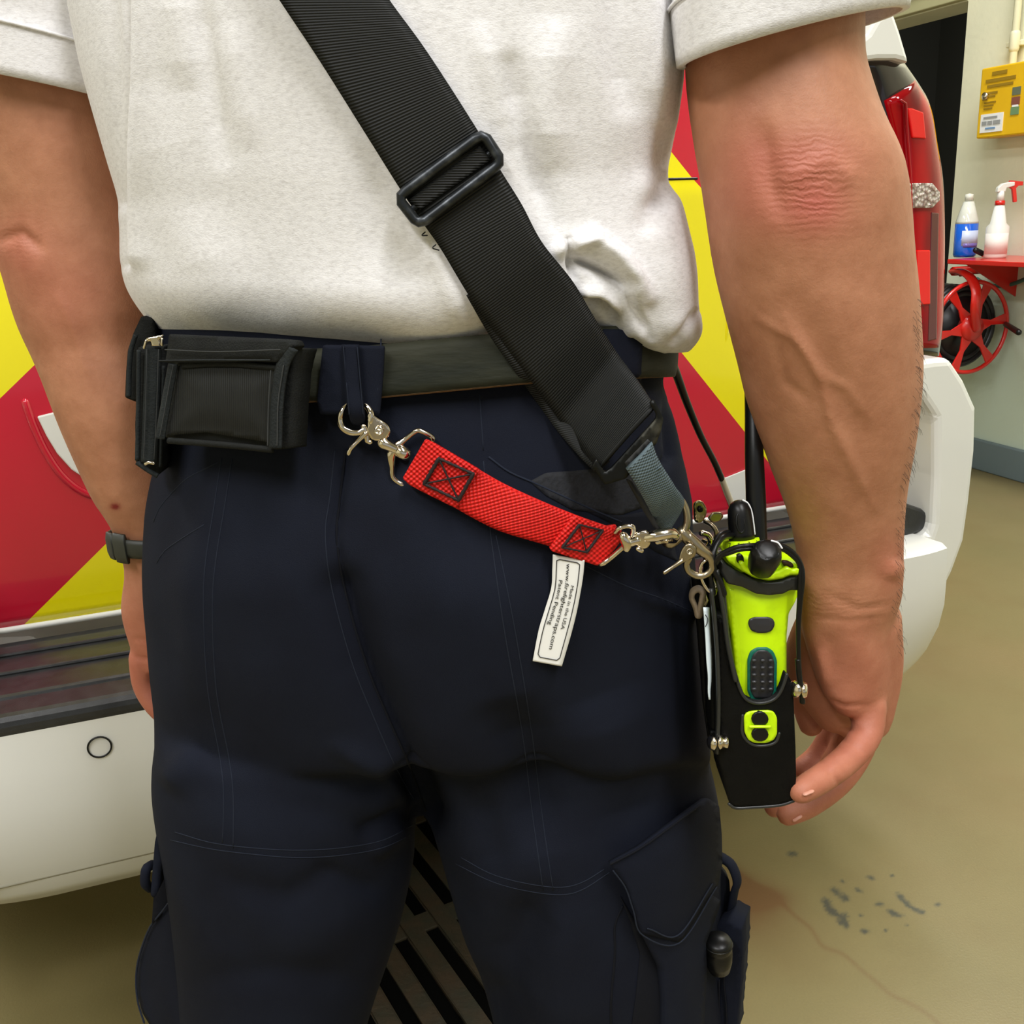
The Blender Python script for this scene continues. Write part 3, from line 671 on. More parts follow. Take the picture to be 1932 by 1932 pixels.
# two rows of slots; bars between them
def bar(a0, a1, b0, b1, z0=.001, z1=.007): fr0.add(*boxvf(gp((a0+a1)/2, (b0+b1)/2, (z0+z1)/2), gdir*abs(a1-a0)/2, gx*abs(b1-b0)/2, TZ*(z1-z0)/2))
sl_w, bar_w = .026, .030; nb = 8; pitch_ = sl_w+bar_w; Bt = nb*pitch_+bar_w
for row_a in (-.30, -.005, .29):
    for k in range(nb): bar(row_a-.022, row_a+.022, -Bt/2+k*pitch_+bar_w, -Bt/2+(k+1)*pitch_)
for k in range(nb+1): bar(-.322, .312, -Bt/2+k*pitch_, -Bt/2+k*pitch_+bar_w)
go = fixn(fr0.obj('grate_bars', gm.m, gt, smooth=False)); bevel(go, .002)
box('pit_shade', gp(-.005, 0, .0006), gdir*.31, gx*Bt/2, TZ*.0004, Mat('pit_shade_black', (4, 4, 3), .95, **{'Specular IOR Level': .05}).m, gt)  # thin black plate: the darkness below the slots put into its colour
area('ceiling_and_fill_lamp', Wp((tdoor+tfar)/2, -1.0, 2.8), (0, 0, 0), .3, .3, 22)  # added fill lamp, no real fixture: brightens the dark store room
# ------------------------------------------------------------------ the person, seen from behind
person = thing('person', 'person from behind in white t-shirt and navy cargo trousers, arms hanging down', 'person', (.0, .76, 0))
def normals(V, Fq):
    n = np.zeros_like(V); Fq = np.asarray(Fq); c = np.cross(V[Fq[:, 2]]-V[Fq[:, 0]], V[Fq[:, 3]]-V[Fq[:, 1]])
    for k in range(4): np.add.at(n, Fq[:, k], c)
    return n/(np.linalg.norm(n, axis=1)[:, None]+1e-12)
def sculpt(V, Nn, feats):
    """push the cloth in and out along its normals where the folds lie"""
    px, py = project(V); toc = nC-V; facing = np.clip(((Nn*toc).sum(1)/np.linalg.norm(toc, axis=1)+.1)*4, 0, 1); h = np.zeros(len(V))
    for ft in feats:
        P, wd, amp = ft[:3]; d = dist_poly(px, py, P); fade = 1.0
        if len(ft) > 3:   # fade ends
            A, B = np.array(P[0]), np.array(P[-1]); L = np.linalg.norm(B-A); t = ((px-A[0])*(B-A)[0]+(py-A[1])*(B-A)[1])/L**2; fade = np.clip(np.minimum(t+.15, 1.15-t)/.35, 0, 1)
        h += amp*np.exp(-(d/wd)**2)*fade
    return V+Nn*(h*facing)[:, None]

def smooth_tab(tab, sg=14):
    y = np.arange(tab[0][0]-60, tab[-1][0]+61, 3.0); v = np.interp(y, *np.array(tab, float).T); k = np.exp(-(np.arange(-15, 16)*3/sg)**2/2); k /= k.sum()
    return list(zip(y, np.convolve(np.pad(v, 15, mode='edge'), k, 'valid')))
# ---- t-shirt: one closed tube of cloth, blousing over the belt
YS = .72
xl = [(-420, 300), (-300, 150), (-150, 120), (0, 138), (116, 160), (194, 180), (280, 204), (373, 230), (430, 234), (492, 233), (540, 240), (570, 256), (600, 276), (625, 296), (660, 330)]
xr = [(-420, 1200), (-300, 1290), (-150, 1300), (0, 1290), (150, 1282), (200, 1274), (256, 1265), (324, 1250), (371, 1256), (433, 1272), (480, 1286), (520, 1294), (588, 1296), (606, 1304), (622, 1314), (640, 1308), (660, 1292)]
xl = smooth_tab(xl, 16); xr = smooth_tab(xr, 14)
hem = [(200, 500), (236, 540), (262, 590), (290, 618), (330, 634), (440, 637), (560, 645), (700, 652), (870, 654), (905, 645), (945, 630), (1000, 618), (1080, 605), (1150, 622), (1190, 643), (1240, 658), (1290, 655), (1316, 630), (1400, 600)]
nr, nt = 300, 460; th = np.linspace(0, 2*math.pi, nt, endpoint=False); V = np.zeros((nr+14, nt, 3))
ytop = -330
for i in range(nr):
    v = i/(nr-1)
    for it in range(1):
        yy = ytop+(650-ytop)*v
    l, r_ = interp(xl, yy), interp(xr, yy)
    c, s_ = np.cos(th), np.sin(th); ex = np.sign(c)*np.abs(c)**.92
    x = (l+r_)/2+ex*(r_-l)/2; hy = interp(hem, x); y = ytop+(hy-ytop)*v
    # recompute width at the real row so the sides follow the outline
    l2, r2 = interp(xl, y), interp(xr, y); x = (l2+r2)/2+ex*(r2-l2)/2
    Tk = .125+.006*np.cos((v-.3)*4)-.028*np.clip((v-.88)/.12, 0, 1)**2.2
    Yc = YS-.035*c
    for j in range(nt):
        P = W(x[j], y[j], Yc[j]); V[i, j] = (P.x, P.y, W(x[j], y[j], Yc[j]-s_[j]*Tk).z)
    # thickness: move back and front along Y keeping the height
    V[i, :, 1] += -s_*Tk
    # correct perspective so that the outline stays: pull x,z towards camera ray scale at middle depth only near the sides (sin ~ 0) - nothing needed
for k in range(14):      # hem turns in and up under the shirt
    t = (k+1)/14; base = V[nr-1]; cen = base.mean(0); V[nr+k] = base+(cen-base)*np.array([.035, .09, 0])*math.sin(t*1.4)+np.array([0, 0, -.004*math.sin(t*3.1)+.030*t*t])
R = V.reshape(-1, 3); mm, n = nr+14, nt
Fq = [(i*n+j, i*n+(j+1) % n, (i+1)*n+(j+1) % n, (i+1)*n+j) for i in range(mm-1) for j in range(n)]
Nn = normals(R, Fq)
if (Nn[(mm//2)*n+n//4]@(nC-R[(mm//2)*n+n//4])) < 0: Nn = -Nn; Fq = [q[::-1] for q in Fq]
feats = [
 ([(236, -40), (235, 250), (234, 500)], 9, -.006), ([(262, -40), (256, 250), (252, 480)], 26, .005), ([(196, -60), (212, 180), (228, 380)], 16, -.004),
 # bulge of cloth at the right waist and the pulls under the strap
 ([(1240, 360), (1262, 480), (1268, 600)], 45, .008), ([(1073, 450), (1080, 525)], 8, -.009, 1), ([(1050, 470), (1120, 450), (1170, 490), (1215, 560)], 17, .009, 1),
 ([(1085, 488), (1130, 508), (1180, 537)], 12, -.015, 1), ([(1090, 545), (1130, 548), (1165, 580)], 12, .007, 1), ([(1108, 566), (1135, 572), (1160, 602)], 9, -.012, 1), ([(1140, 470), (1175, 520), (1215, 620)], 10, .004, 1),
 ([(1172, 525), (1195, 580), (1222, 628)], 7, -.006, 1), ([(1155, 640), (1195, 618), (1240, 640)], 14, .004, 1),
 ([(1262, 250), (1228, 380), (1215, 430)], 22, -.006, 1), ([(1255, 330), (1230, 395)], 14, -.005, 1), ([(1290, 590), (1262, 640)], 10, -.004, 1), ([(1310, 600), (1314, 640)], 12, .0008),
 ([(960, 120), (975, 230), (1000, 320), (1040, 420)], 26, -.007, 1), ([(1040, 60), (1030, 200), (1040, 300)], 42, .005, 1), ([(905, 60), (940, 180), (965, 260)], 22, .003, 1),
 ([(370, -20), (395, 150), (420, 300)], 22, -.0035, 1), ([(330, -20), (345, 150)], 34, .0025, 1), ([(300, 200), (330, 400), (420, 560)], 60, .004, 1), ([(700, 300), (720, 450), (800, 580)], 40, -.003, 1),
 ([(440, 60), (470, 260)], 30, .002, 1), ([(1150, -60), (1160, 80), (1180, 200)], 30, -.005, 1), ([(1215, -60), (1230, 100), (1240, 220)], 24, .005, 1), ([(820, 460), (870, 600)], 20, .003, 1),
 ([(560, 560), (760, 600), (880, 620)], 60, .003, 1), ([(300, 560), (450, 600), (600, 610)], 40, .002, 1)]
R = sculpt(R, Nn, feats)
lowf = np.zeros(len(R))
for a_, b_, c_, am in ((23, 11, .7, .0012), (41, 17, 2.1, .0007), (13, 7, 1.3, .0018), (60, 37, .2, .00035)): lowf += am*np.sin(R[:, 0]*a_+R[:, 2]*b_*.8+c_+1.3*np.sin(R[:, 2]*9+R[:, 0]*5))
R = R+Nn*lowf[:, None]
shirt = obj('t_shirt', R, Fq, M['shirt'].m, person)
px_, py_ = project(R)
bvhS = BVHTree.FromPolygons([Vector(p) for p in R], [tuple(q) for q in Fq])

# ---- sleeves: cloth cuffs around the upper arms, sewn to the shirt
def ellring(Lp, Rp, bvec, n=72):
    Lp, Rp, b = map(np.array, (tuple(Lp), tuple(Rp), tuple(bvec))); t = np.linspace(0, 2*math.pi, n, endpoint=False)
    return (Lp+Rp)/2+np.cos(t)[:, None]*(Rp-Lp)/2+np.sin(t)[:, None]*b
SB = []
def sleeve(name, rings, steps=40):
    A = np.array(rings); B = cat(A.reshape(len(A), -1), steps).reshape(steps, -1, 3)
    inn = [B[-1]+(B[-1].mean(0)-B[-1])*f_ for f_ in (.03, .045)]; inn.append(B[-4]+(B[-4].mean(0)-B[-4])*.05); inn.append(B[-10]+(B[-10].mean(0)-B[-10])*.05)
    # raised hem band with its stitching
    for k in range(steps-6, steps): B[k] = B[k]-(B[k].mean(0)-B[k])*.03
    SB.append(B[steps-6]-(B[steps-6].mean(0)-B[steps-6])*.012)
    v, f = loftvf(np.concatenate([B, np.array(inn)]), caps=False); return obj(name, v, f, M['shirt'].m, shirt)
rs = [ellring(W(1080, -470, .70), W(1500, -420, .70), (0.02, -.085, -.02)), ellring(W(1150, -300, .68), W(1700, -260, .70), (0.0, -.095, .0)), ellring(W(1240, -120, .65), W(1720, -170, .68), (-.008, -.085, .005)),
      ellring(W(1268, 20, .635), W(1714, -60, .67), (-.012, -.078, .004)), ellring(W(1283, 128, .63), W(1708, 18, .665), (-.016, -.072, -.004))]
slR = sleeve('sleeve', rs)
rs = [ellring(W(420, -470, .76), W(60, -420, .78), (0, -.085, -.02)), ellring(W(350, -300, .78), W(-120, -260, .8), (0, -.09, 0)), ellring(W(262, -60, .79), W(-190, -110, .81), (0, -.08, .0)),
      ellring(W(245, 100, .79), W(-195, 20, .82), (0, -.075, .006)), ellring(W(232, 196, .79), W(-195, 118, .82), (.006, -.072, .001))]
slL = sleeve('sleeve', rs)

for sl, ring in ((slR, SB[0]), (slL, SB[1])): tube('hem_fold', list(ring), .0011, M['shirt'].m, sl, n=8, closed=True)
# ---- body: arms, hands, torso, neck and head as one skin
parts = MB()
def addl(rows, n=26, steps=30): v, f = loftvf(limb(rows, n, steps)); parts.add(v, f)
def addt(P, r, **k): v, f = tubevf(P, r, n=14, steps=k.pop('steps', 26), **k); parts.add(v, f)
YR = .63
addl([(W(1180, -440, .68), W(1560, -430, .69), .8), (W(1250, -280, .66), W(1630, -260, .68), .85), (W(1283, -120, .64), W(1625, -130, .66), .9), (W(1300, 60, YR), W(1614, 30, .65), .92), (W(1303, 150, YR), W(1617, 130, .65), .92),
      (W(1322, 250, .62), W(1640, 235, .65), .9), (W(1338, 330, .615), W(1676, 320, .65), .88), (W(1345, 390, .615), W(1690, 400, .65), .86), (W(1354, 480, .62), W(1703, 485, .65), .84), (W(1370, 570, .625), W(1716, 580, .65), .84),
      (W(1398, 680, .63), W(1722, 690, .655), .82), (W(1436, 805, .635), W(1712, 810, .66), .8), (W(1468, 895, .64), W(1698, 900, .665), .78), (W(1496, 975, .645), W(1692, 985, .67), .74), (W(1510, 1050, .65), W(1694, 1060, .672), .68),
      (W(1516, 1105, .65), W(1690, 1118, .675), .66), (W(1518, 1165, .65), W(1672, 1168, .68), .62), (W(1526, 1215, .65), W(1670, 1220, .68), .56), (W(1545, 1270, .65), W(1670, 1275, .69), .5), (W(1568, 1320, .65), W(1664, 1325, .69), .45), (W(1590, 1350, .655), W(1655, 1358, .69), .42)], 34, 70)
# elbow point
addt([W(1500, 320, .607), W(1540, 375, .605), W(1555, 430, .608)], [.022, .026, .020])
# right hand: palm heel, thumb, four curled fingers
addt([W(1560, 1200, .69), W(1552, 1260, .70), W(1580, 1330, .70)], [.026, .028, .022])
addt([W(1620, 1170, .685), W(1628, 1260, .70), (W(1625, 1345, .70))], [.030, .029, .024])
addt([W(1640, 1335, .665), W(1634, 1385, .655), W(1602, 1428, .640), W(1560, 1462, .622), W(1512, 1492, .606)], [.0125, .0115, .0108, .0102, .0092])    # little finger
addt([W(1640, 1340, .695), W(1622, 1410, .70), W(1585, 1470, .69), W(1530, 1515, .682), W(1487, 1536, .675)], [.0125, .0118, .011, .0102, .0092])      # ring finger
addt([W(1625, 1330, .72), W(1598, 1400, .735), W(1560, 1460, .735), W(1505, 1505, .73), W(1462, 1522, .72)], [.0125, .0118, .011, .0102, .0092])       # middle finger
addt([W(1600, 1325, .735), W(1575, 1380, .755), W(1545, 1425, .76), W(1512, 1450, .755)], [.0122, .0115, .0105, .009])                                # index finger
addt([W(1545, 1215, .72), W(1530, 1270, .735), W(1522, 1320, .74), W(1530, 1365, .735)], [.016, .0145, .0125, .0105])                                # thumb
# left arm
YL_ = .80
addl([(W(470, -440, .76), W(40, -430, .78), .8), (W(330, -280, .78), W(-30, -260, .8), .85), (W(255, -100, .79), W(-80, -130, .81), .9), (W(248, 80, YL_), W(-72, 30, .81), .92), (W(250, 180, YL_), W(-62, 150, .81), .92),
      (W(262, 290, YL_), W(-42, 270, .81), .9), (W(272, 390, YL_), W(-10, 390, .81), .88), (W(290, 470, YL_), W(10, 480, .81), .86), (W(304, 560, YL_), W(32, 570, .81), .84), (W(315, 650, YL_), W(60, 650, .81), .82),
      (W(322, 750, .79), W(101, 751, .80), .80), (W(330, 840, .79), W(137, 840, .80), .78), (W(338, 930, .79), W(178, 933, .80), .74), (W(345, 990, .79), W(211, 987, .80), .68), (W(352, 1050, .79), W(234, 1052, .80), .64),
      (W(356, 1095, .79), W(237, 1092, .80), .6), (W(366, 1135, .79), W(230, 1136, .80), .55), (W(376, 1180, .79), W(235, 1178, .80), .5), (W(380, 1230, .79), W(249, 1225, .80), .45), (W(378, 1262, .79), W(258, 1262, .80), .4)], 34, 60)
addt([W(272, 1240, .80), W(276, 1290, .80), W(298, 1332, .795), W(330, 1362, .79)], [.013, .0118, .0105, .009])
addt([W(296, 1245, .81), W(304, 1310, .815), W(330, 1362, .81), W(362, 1385, .80)], [.013, .0118, .0105, .009])
addt([W(322, 1245, .83), W(332, 1315, .835), W(358, 1366, .83), W(388, 1385, .82)], [.013, .0118, .0105, .009])
addt([W(350, 1240, .84), W(364, 1305, .85), W(392, 1352, .845), W(415, 1370, .84)], [.012, .0112, .010, .0085])
addt([W(352, 1130, .83), W(382, 1190, .85), W(400, 1250, .86), W(412, 1295, .86)], [.016, .014, .0125, .0105])
# trunk, shoulders, neck (inside the shirt)
cx = (W(780, -200, .74)).x; cz = 1.0
def tr_(x, y, z, a, b): t = np.linspace(0, 2*math.pi, 40, endpoint=False); return np.stack([x+a*np.cos(t), y+b*np.sin(t), z+0*t], 1)
hx = W(740, 0, .74).x-.01
v, f = loftvf(np.array([tr_(hx, .76, .92, .14, .09), tr_(hx, .75, 1.06, .145, .095), tr_(hx, .745, 1.2, .165, .10), tr_(hx, .745, 1.35, .19, .105), tr_(hx, .75, 1.43, .185, .09), tr_(hx, .76, 1.475, .12, .07), tr_(hx, .77, 1.50, .065, .062), tr_(hx, .78, 1.56, .058, .060), tr_(hx, .785, 1.60, .056, .062)])); parts.add(v, f)
addt([W(420, -400, .77), (hx-.1, .755, 1.43), (hx, .755, 1.44), (hx+.1, .75, 1.43), W(1370, -400, .69)], [.055, .06, .06, .06, .055])
hc = np.array([hx, .80, 1.70]); ph = np.linspace(-1.5, 1.5, 18); rows = []
for p_ in ph:
    t = np.linspace(0, 2*math.pi, 40, endpoint=False); rad = math.cos(p_); z = math.sin(p_)*.118
    a, b = .077*rad**.8, .098*rad**.8; y = b*np.sin(t); fr = np.clip(np.sin(t), 0, 1)
    y += fr**14*(.016 if -.35 < p_ < .05 else 0)+fr**6*(.006 if p_ < -.6 else 0); y -= fr**10*(.004 if .05 < p_ < .35 else 0)
    rows.append(np.stack([hc[0]+a*np.cos(t), hc[1]+y, hc[2]+z+0*t], 1))
v, f = loftvf(np.array(rows)); parts.add(v, f)
for sg in (-1, 1): addt([hc+np.array([sg*.076, .0, -.025]), hc+np.array([sg*.083, -.008, .0]), hc+np.array([sg*.08, -.002, .022])], [.008, .012, .010], flat=.6)
tmp = parts.obj('tmp', None); md = tmp.modifiers.new('r', 'REMESH'); md.mode = 'VOXEL'; md.voxel_size = .0026; md.use_smooth_shade = True
sm = tmp.modifiers.new('s', 'SMOOTH'); sm.iterations = 5; sm.factor = .5
dg = bpy.context.evaluated_depsgraph_get(); me = bpy.data.meshes.new_from_object(tmp.evaluated_get(dg)); bpy.data.objects.remove(tmp)
nv = len(me.vertices); Vb = np.zeros(nv*3); me.vertices.foreach_get('co', Vb); Vb = Vb.reshape(-1, 3)
Nb = np.zeros(nv*3); me.vertices.foreach_get('normal', Nb); Nb = Nb.reshape(-1, 3)
feats = [([(1430, 600), (1500, 640), (1545, 700), (1570, 800), (1610, 880), (1650, 960)], 9, .0018, 1), ([(1545, 705), (1600, 735), (1640, 790)], 8, .0014, 1), ([(1480, 600), (1520, 660), (1545, 720)], 10, .0016, 1),
 ([(1465, 640), (1480, 720), (1530, 760)], 10, -.0012, 1), ([(1330, 640), (1430, 780), (1500, 960)], 22, .002, 1), ([(1500, 560), (1560, 690), (1640, 860)], 30, -.002, 1), ([(1440, 240), (1450, 330), (1470, 400)], 20, -.003, 1),
 ([(1505, 330), (1560, 300), (1600, 330)], 20, .0015), ([(1560, 1120), (1620, 1150), (1680, 1140)], 5, -.0012, 1), ([(1540, 1165), (1600, 1172), (1665, 1165)], 4, -.001, 1), ([(1690, 1060), (1680, 1090)], 16, .003, 1),
 ([(1567, 1320), (1590, 1332), (1640, 1330)], 4, -.0016, 1), ([(1585, 1376), (1625, 1374)], 3.5, -.0015, 1), ([(1545, 1230), (1560, 1290)], 9, .002, 1), ([(0, 452), (40, 440), (80, 470)], 10, -.003, 1), ([(20, 480), (60, 500)], 40, .002),
 ([(110, 560), (140, 620), (160, 700)], 10, .0014, 1), ([(260, 1240), (300, 1250)], 3.5, -.0015), ([(255, 1205), (300, 1212)], 3.5, -.0012), ([(282, 1285), (300, 1280)], 3, -.0012), ([(1545, 1432), (1572, 1462), (1590, 1486)], 5, -.0013, 1), ([(1588, 1392), (1625, 1418)], 5, -.0012, 1), ([(1600, 1180), (1640, 1260), (1650, 1330)], 26, .002, 1), ([(1560, 1200), (1580, 1270)], 16, -.0015, 1)]
for k in range(9): feats.append(([(1480-k*2, 300+k*14+5*math.sin(k*2.)), (1530, 286+k*14), (1598-k, 300+k*14)], 2.8, -.0003, 1))
Vb = sculpt(Vb, Nb, feats); me.vertices.foreach_set('co', Vb.ravel()); me.update(); me.materials.clear(); me.materials.append(M['skin'].m); me.name = 'body'
body = bpy.data.objects.new('body', me); S.collection.objects.link(body); setpar(body, person); me.polygons.foreach_set('use_smooth', [True]*len(me.polygons))
px, py = project(Vb); 
bl = .5*blob(1545, 385, 60, 46, .2)+.35*blob(1480, 400, 110, 60, .2)+.5*blob(1520, 300, 110, 60)+.35*blob(30, 470, 60, 70)+.25*blob(120, 560, 90, 90)
bl += .32*np.clip((py-1110)/140, 0, 1)*(px > 1400)+.15*blob(1570, 1400, 120, 60)+.35*blob(1685, 1060, 40, 60)+.5*np.clip((py-1040)/200, 0, 1)*(px < 420)+.25*blob(1400, 300, 60, 120)
wd_ = np.exp(-((px-217)/9)**2-((py-956)/6)**2)*1.4
for nm, arr in (('wrinkle', np.clip(blob(1530, 345, 75, 85, .1)+.35*blob(1560, 1140, 110, 25)+.3*blob(30, 450, 60, 40), 0, 1)), ('blush', np.clip(bl, 0, .8)), ('wound', np.clip(wd_, 0, 1))):
    at = me.attributes.new(nm, 'FLOAT', 'POINT'); at.data.foreach_set('value', arr.astype(np.float32))
bvhB = BVHTree.FromPolygons([Vector(p) for p in Vb], [tuple(p.vertices) for p in me.polygons])
def hit(bvh, x, y, off=0.0, fb=.62):
    d = ray(x, y).normalized(); r = bvh.ray_cast(CAM, d)
    if r[0] is None: return W(x, y, fb)
    return r[0]-d*off
nb_ = [(1512, 1500), (1522, 1497), (1512, 1505)]
for nm, c0, dirv in (('nail', (1517, 1501), (14, -5)), ('nail', (1497, 1550), (12, -6))):
    P = hit(bvhB, c0[0]+2, c0[1]-3, .0006, .65); Q = hit(bvhB, c0[0]+dirv[0], c0[1]+dirv[1]-3, .0006, .65); tube(nm, [P, Q], .0019, M['nail'].m, body, n=8, flat=.5)
# short dark hair on the head; fine hair along the forearm
hb = MB(); v, f = [], []
rows = []
for p_ in np.linspace(-.55, 1.5, 14):
    t = np.linspace(0, 2*math.pi, 40, endpoint=False); rad = math.cos(p_)**.8; z = math.sin(p_)*.124; cut = 1.0 if p_ > .6 else .0
    y = .104*rad*np.sin(t)-.004; y = np.where((np.sin(t) > .2) & (p_ < .65), .104*rad*.2, y); rows.append(np.stack([hc[0]+.082*rad*np.cos(t), hc[1]+y, hc[2]+z+0*t], 1))
v, f = loftvf(np.array(rows)); obj('hair', v, f, M['hair'].m, body)
fh = MB()
for k in range(190):
    yy = rng.uniform(560, 1230); xe = np.interp(yy, [560, 690, 817, 908, 998, 1071, 1125, 1154, 1230], [1716, 1723, 1711, 1697, 1692, 1694, 1687, 1672, 1671])-rng.uniform(0, 5)**1.5
    xe -= 14
    while bvhB.ray_cast(CAM, ray(xe+2, yy).normalized())[0] is not None and xe < 1740: xe += 2
    P = hit(bvhB, xe-rng.uniform(0, 16), yy, 0, .66); a = rng.uniform(-.3, .8); ln = rng.uniform(.003, .008)
    d1 = Vector((.55+.3*a, -.25+rng.uniform(-.4, .4), -.75)).normalized(); P2 = P+d1*ln*.5; P3 = P2+(d1+Vector((-.3, 0, -.5))).normalized()*ln*.6
    fh.add(*tubevf([P-d1*.001, P2, P3], [.00009, .00008, .00004], n=4, caps=False))
ah = fh.obj('arm_hair', M['hair'].m, body); tag(ah, kind='stuff')
# ------------------------------------------------------------------ trousers
tm = MB()
tl = [(600, 292), (700, 302), (760, 308), (850, 308), (900, 298), (960, 289), (1050, 289), (1150, 294), (1200, 298), (1300, 299), (1400, 303), (1450, 308), (1500, 318), (1540, 322)]
trr = [(600, 1258), (700, 1258), (715, 1240), (760, 1262), (850, 1280), (900, 1290), (960, 1300), (1050, 1310), (1150, 1318), (1200, 1322), (1300, 1334), (1400, 1340), (1450, 1346), (1500, 1357), (1540, 1359)]
rows = []; t = np.linspace(0, 2*math.pi, 96, endpoint=False); YT = .735
for y in np.linspace(560, 1450, 60):
    l, r_ = interp(tl, y), interp(trr, y); c, s_ = np.cos(t), np.sin(t); ex = np.sign(c)*np.abs(c)**.9
    x = (l+r_)/2+ex*(r_-l)/2; Tk = np.interp(y, [560, 640, 800, 1100, 1400, 1545], [.108, .112, .122, .136, .124, .108])
    Yc = YT-.03*c; ring = []
    for j in range(96):
        P = W(x[j], y, Yc[j]); ring.append((P.x, P.y-s_[j]*Tk, W(x[j], y, Yc[j]-s_[j]*Tk).z))
    rows.append(ring)
v, f = loftvf(np.array(rows)); tm.add(v, f)
def floorp(x, y, z): return Vector((x, y, z))
lk = W(520, 1932, .74); rk = W(1160, 1932, .74)
def legrows(pix, fx):
    r = [(W(a, y, YT+.015), W(b, y, YT-.0), q) for y, a, b, q in pix]
    for z, hw in ((.36, .085), (.2, .088), (.09, .092)): r.append((Vector((fx-hw, .775, z)), Vector((fx+hw, .775, z)), .95))
    return r
v, f = loftvf(limb(legrows([(1330, 310, 790, 1.0), (1420, 306, 805, 1.04), (1500, 317, 800, 1.04), (1560, 326, 786, 1.03), (1640, 333, 780, 1.0), (1720, 340, 762, 1.0), (1800, 347, 738, 1.02), (1932, 356, 690, 1.05), (2060, 366, 660, 1.05)], lk.x-.005), 64, 80)); tm.add(v, f)
v, f = loftvf(limb(legrows([(1330, 790, 1332, .96), (1420, 795, 1340, .98), (1500, 806, 1357, .98), (1560, 826, 1362, .98), (1640, 846, 1363, .98), (1720, 868, 1364, 1.0), (1800, 900, 1366, 1.0), (1932, 936, 1366, 1.05), (2060, 960, 1360, 1.05)], rk.x), 64, 80)); tm.add(v, f)
tmp = tm.obj('tmp', None); md = tmp.modifiers.new('r', 'REMESH'); md.mode = 'VOXEL'; md.voxel_size = .0036; md.use_smooth_shade = True
sm = tmp.modifiers.new('s', 'SMOOTH'); sm.iterations = 40; sm.factor = .5
dg = bpy.context.evaluated_depsgraph_get(); me = bpy.data.meshes.new_from_object(tmp.evaluated_get(dg)); bpy.data.objects.remove(tmp)
nv = len(me.vertices); Vt = np.zeros(nv*3); me.vertices.foreach_get('co', Vt); Vt = Vt.reshape(-1, 3); Nt = np.zeros(nv*3); me.vertices.foreach_get('normal', Nt); Nt = Nt.reshape(-1, 3)
CS = [(652, 850), (642, 940), (636, 1010), (650, 1110), (690, 1250), (735, 1360), (775, 1450), (803, 1530)]
feats = [(CS, 9, -.0045), (CS[3:], 40, -.012), ([(480, 1120), (500, 1230)], 190, .012), ([(950, 1130), (930, 1240)], 200, .014), ([(560, 1500), (700, 1560), (790, 1540)], 30, -.003, 1), ([(520, 1470), (660, 1520), (770, 1500)], 34, .003, 1),
 ([(640, 1400), (720, 1450), (790, 1530)], 20, .005, 1), ([(700, 1610), (770, 1560)], 18, .005, 1), ([(680, 1570), (760, 1530)], 12, -.004, 1),
 ([(960, 1330), (1010, 1450), (1020, 1580)], 55, -.014, 1), ([(900, 1500), (930, 1650)], 40, -.006, 1), ([(1130, 1330), (1180, 1500)], 70, .008, 1), ([(1030, 1690), (960, 1800), (940, 1930)], 46, -.010, 1), ([(1060, 1740), (1060, 1930)], 46, .006),
 ([(860, 1000), (1000, 1060), (1200, 1110)], 60, -.004, 1), ([(1200, 1120), (1310, 1165)], 12, .003, 1), ([(1050, 1060), (1180, 1110), (1300, 1160)], 8, .0012, 1),
 ([(320, 1480), (380, 1420)], 30, .006, 1), ([(430, 1700), (560, 1760), (700, 1720)], 60, .005, 1), ([(380, 1850), (520, 1830), (680, 1850)], 30, -.003, 1), ([(600, 1640), (720, 1680)], 18, -.003, 1), ([(430, 900), (380, 1100), (390, 1300)], 40, .004, 1),
 ([(905, 760), (915, 870)], 8, -.0015), ([(640, 1640), (540, 1690), (420, 1660)], 25, -.003, 1), ([(740, 860), (800, 1000), (860, 1200)], 70, .004, 1), ([(1270, 740), (1290, 860), (1300, 1000)], 20, .004, 1), ([(1255, 760), (1262, 860), (1240, 900)], 7, -.005, 1)]
for a_, b_, c_, am in ((31, 17, .7, .0009), (57, 23, 2.1, .0005), (17, 9, 1.3, .0014)): Vt = Vt+Nt*(am*np.sin(Vt[:, 0]*a_+Vt[:, 2]*b_+c_+1.7*np.sin(Vt[:, 2]*11+Vt[:, 0]*7)))[:, None]
Vt = sculpt(Vt, Nt, feats); me.vertices.foreach_set('co', Vt.ravel()); me.update(); me.materials.clear(); me.materials.append(M['trousers'].m); me.name = 'trousers'; me.polygons.foreach_set('use_smooth', [True]*len(me.polygons))
trousers = bpy.data.objects.new('trousers', me); S.collection.objects.link(trousers); setpar(trousers, person)
bvhT = BVHTree.FromPolygons([Vector(p) for p in Vt], [tuple(p.vertices) for p in me.polygons])
def onto(bvh, x, y, off=0.0, Y=.62):
    x, y = float(x), float(y); d = ray(x, y).normalized(); r = bvh.ray_cast(CAM, d)
    if r[0] is None:                       # just past the outline: carry on at the depth of the rim
        for k in range(1, 14):
            for sx_ in (-1, 1):
                q = bvh.ray_cast(CAM, ray(x+sx_*k*4, y).normalized())
                if q[0] is not None: return W(x, y, q[0].y)-d*off
    return (r[0] if r[0] is not None else W(x, y, Y))-d*off
def tro(off, Y=.7): return lambda x, y: onto(bvhT, x, y, off, Y)
def seam(P, r=.00055, mat='seam', off=0.0, name='seam', n=None, par=None):
    P = cat(P, n or max(8, int(sum(math.dist(a, b) for a, b in zip(P[:-1], P[1:]))/12))); Q = []
    for x, y in P:
        rr = bvhT.ray_cast(CAM, ray(x, y).normalized())
        if rr[0] is not None: Q.append(rr[0]-ray(x, y).normalized()*off)
    return tube(name, Q, r, M[mat].m, par or trousers, n=6, caps=False) if len(Q) > 2 else None
seam(CS, .0009, 'seam_dark')
